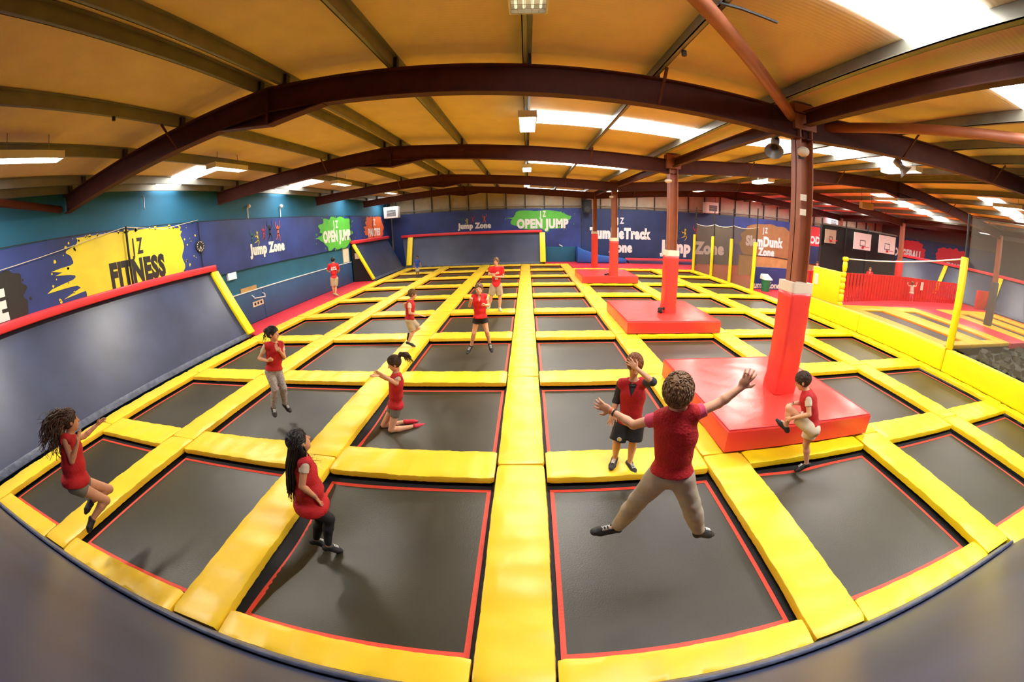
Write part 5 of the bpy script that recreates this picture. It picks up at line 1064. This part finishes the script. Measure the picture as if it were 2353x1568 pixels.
# girl in patterned leggings
v, r, u = V_('grey')
e, I = person(PP['grey'], 'person in red bib and grey patterned leggings jogging, dark hair in a bun', -v * .75 + r * .6, 1.56, look=r * .9 - v * .45 - .1 * u, h=.0085, topm='vest', under='wtee', sleeve=.5, hem=.03, bot='leggings', botm='leg', loose=.014, hair='tied', hairm='hblk', fist=(1, 1), sk='skin')
hd, hu, g, s = I['hd'], I['hu'], I['g'], I['s']
b = MB(); b.ball(hd - g * .12 + hu * .05, .058, 10); b.build('hair_bun', 'hblk', e, smooth=True)
strands(e, 'braids', 'hblk', .02, [hd - g * .13 + hu * .05, hd - g * .16 - hu * .02, hd - g * .17 - hu * .14], 8, .009, .07, 0, wav=.01, seed=6)
# kneeling girl
v, r, u = V_('kneel')
e, I = person(PP['kneel'], 'person kneeling on a black bed in red bib, grey shorts and red socks, ponytail flying', -r - .05 * v, 1.55, look=-r + .05 * v - .28 * u, h=.0080, topm='vest', under='wtee', sleeve=.45, hem=-.02, bot='shorts', botm='gshort', cutf=.36, loose=.014, hair='tied', hairm='hbrn', shoe='sock', laces=False, vneck=False)
hd, hu, g, s = I['hd'], I['hu'], I['g'], I['s']
strands(e, 'ponytail', 'hbrn', .015, [hd - g * .09 + hu * .04, hd - g * .15 + hu * .11, hd - g * .24 + hu * .06, hd - g * .25 - hu * .09], 60, .008, .055, 0, wav=.012, seed=8)
# girl with long black hair
v, r, u = V_('black')
e, I = person(PP['black'], 'person with very long black hair in loose red bib and black trousers, leaning back', r + .25 * v, 1.56, look=r + .35 * v + .25 * u, h=.0070, topm='vest', under='wtee', sleeve=.35, hem=-.03, flare=.06, bot='trousers', botm='blk', loose=.010, hair='long', hairm='hblk', sk='skin2', vneck=False, up=np.array([0, 0, 1.]) - .3 * r)
hd, hu, g, s = I['hd'], I['hu'], I['g'], I['s']; sp, fw = I['sp'], I['fw']
n_ = np.array(PP['black']['nk']); p_ = np.array(PP['black']['pv'])
strands(e, 'long_hair', 'hblk', .06, [hd + hu * .045 - g * .02, hd - g * .085 - hu * .04, n_ - fw * .115 - sp * .06, n_ * .45 + p_ * .55 - fw * .15, n_ * .25 + p_ * .75 - fw * .16], 150, .009, .075, 0, wav=.006, seed=9)
strands(e, 'long_hair', 'hblk', .03, [hd + hu * .04 - v * .06, hd - v * .085 - hu * .06 - g * .01, n_ - v * .10 - fw * .02, n_ - v * .10 - sp * .16 - fw * .04], 50, .007, .035, 0, wav=.006, seed=10)
strands(e, 'flyaway_hair', 'hblk', .03, [hd, n_ + fw * .02 - sp * .02, n_ + fw * .14 - sp * .10], 14, .0022, .07, 0, wav=.03, seed=11)
w = np.array(PP['black']['wA']); d = nz(w - np.array(PP['black']['eA'])); b = MB(); b.tube([w - d * .03, w - d * .016], [.027, .027], 10); b.build('wristband', 'grey', e)
# staff member with crossed arms
v, r, u = V_('staff')
e, I = person(PP['staff'], 'person in red t-shirt and beige shorts standing with arms crossed among the far beds', -v - .1 * r, 1.80, hs=1.0, look=-v - .35 * r, h=.0105, top='tee', topm='tee', sleeve=.62, hem=-.05, bot='shorts', botm='beige', cutf=.80, loose=.030, hairm='hlbr', shoe='sole', laces=False, vneck=False, fist=(1, 1))
b = MB(); c = np.array(PP['staff']['nk']) * .4 + np.array(PP['staff']['pv']) * .6 - v * .16 + r * .01; b.obox(c, r * .05, u * .035, v * .004); b.build('name_card', 'pwht', e)
# girl jumping in black shorts
v, r, u = V_('jump')
e, I = person(PP['jump'], 'person in red bib and short black shorts bouncing towards the viewer, hair tied back', -v, 1.55, look=-v - .12 * r + .05 * u, h=.0090, topm='tee', under='wtee', sleeve=.4, hem=.0, bot='shorts', botm='blk', cutf=.34, loose=.020, hair='tied', hairm='hlbr', fist=(1, 1))
hd, hu, g = I['hd'], I['hu'], I['g']; strands(e, 'ponytail', 'hlbr', .015, [hd - g * .09, hd - g * .12 + r * .05 - hu * .08, hd - g * .06 + r * .09 - hu * .16], 24, .007, .03, 0, seed=12)
# boy in beige shorts stepping along a pad
v, r, u = V_('beige')
e, I = person(PP['beige'], 'person in red bib and beige shorts stepping along a yellow pad, seen in profile', r + .05 * v, 1.46, look=r - .05 * v - .18 * u, h=.0090, topm='vest', under='wtee', sleeve=.5, hem=.02, bot='shorts', botm='beige', cutf=.85, loose=.030, hairm='hlbr', laces=False, vneck=False)
# staff member seen from behind on the red walkway
v, r, u = V_('back')
e, I = person(PP['back'], 'person in red polo with white print on the back, walking along the red walkway', v, 1.80, hs=1.0, look=v + .3 * r, h=.0125, top='tee', topm='tee', sleeve=.8, hem=.0, bot='shorts', botm='beige', cutf=.9, loose=.028, hairm='hblk', shoe='sole', laces=False, vneck=False)
c = np.array(PP['back']['nk']) * .66 + np.array(PP['back']['pv']) * .34 - v * .15
text_mb('JUMP', c - r * .13 + u * .005, r, u, .07, .26, .05, .006).build('back_print', 'pwht', e); text_mb('ZONE', c - r * .15 - u * .085, r, u, .07, .30, .05, .006).build('back_print', 'pwht', e)
b = MB(); c = np.array(PP['back']['pv']) + r * .17 - u * .02; b.obox(c, r * .012, v * .03, u * .09); b.build('radio', 'black', e)
# small child in blue by the back corner
v, r, u = V_('kid')
e, I = person(PP['kid'], 'small person in blue t-shirt standing by the far yellow corner pad', -v, 1.22, look=-v, h=.0125, top='tee', topm='royal', sleeve=.6, hem=-.05, bot='shorts', botm='beige', cutf=.95, loose=.024, hairm='hblk', laces=False, vneck=False, sk='skin3')
# small child with raised arms on the court
v, r, u = V_('child')
e, I = person(PP['child'], 'small person with curly hair and raised arms in cream dress, facing the red fence', v, 1.22, look=v, h=.0125, top='tee', topm='wtee', sleeve=.5, hem=-.09, flare=.04, bot='leggings', botm='pink', loose=.012, hair='curly', hairm='hlbr', laces=False, vneck=False, barefoot=True)
hd, hu, g = I['hd'], I['hu'], I['g']; strands(e, 'curls', 'hlbr', .07, [hd + hu * .04, hd - hu * .04 - g * .04, hd - hu * .11 - g * .03], 40, .014, .085, 0, wav=.02, seed=14)
def standing(x, y, z, H, face, **k):
    f = nz(face); r = np.array([f[1], -f[0], 0]); s = H / 1.7; o = np.array([x, y, z]); P3 = lambda a, b, c: list(o + r * a * s + f * b * s + np.array([0, 0, c * s]))
    J = dict(hd=P3(0, .02, 1.56), nk=P3(0, 0, 1.42), pv=P3(0, 0, .92), sA=P3(-.16, 0, 1.37), sB=P3(.16, 0, 1.37), eA=P3(-.22, .0, 1.10), wA=P3(-.2, .1, .87), tA=P3(-.19, .16, .77), eB=P3(.22, 0, 1.10), wB=P3(.2, .1, .87), tB=P3(.19, .16, .77),
             kA=P3(-.09, .02, .48), aA=P3(-.09, -.02, .08), oA=P3(-.10, .16, .03), kB=P3(.09, .02, .48), aB=P3(.09, -.02, .08), oB=P3(.10, .16, .03))
    return person(J, face=face, H=H, **k)
e, I = standing(20.8, 18.3, 0, 1.66, (-.75, -.65, 0), label='person with long fair hair in a red top standing behind the red fence', h=.0125, top='tee', topm='tee', sleeve=.9, hem=-.05, bot='trousers', botm='blk', loose=.012, hair='long', hairm='hlbr', laces=False)
hd, hu, g = I['hd'], I['hu'], I['g']; strands(e, 'long_hair', 'hlbr', .06, [hd + hu * .04, hd - hu * .1 - g * .04, hd - hu * .30 - g * .03], 40, .012, .09, 0, seed=15)
e, I = standing(16.6, 18.8, 0, 1.64, (-.66, -.75, 0), label='person in a pale top glimpsed above the tall yellow panel', h=.0125, top='tee', topm='wtee', sleeve=.9, hem=-.05, bot='trousers', botm='blk', loose=.012, hair='long', hairm='hbrn', laces=False)
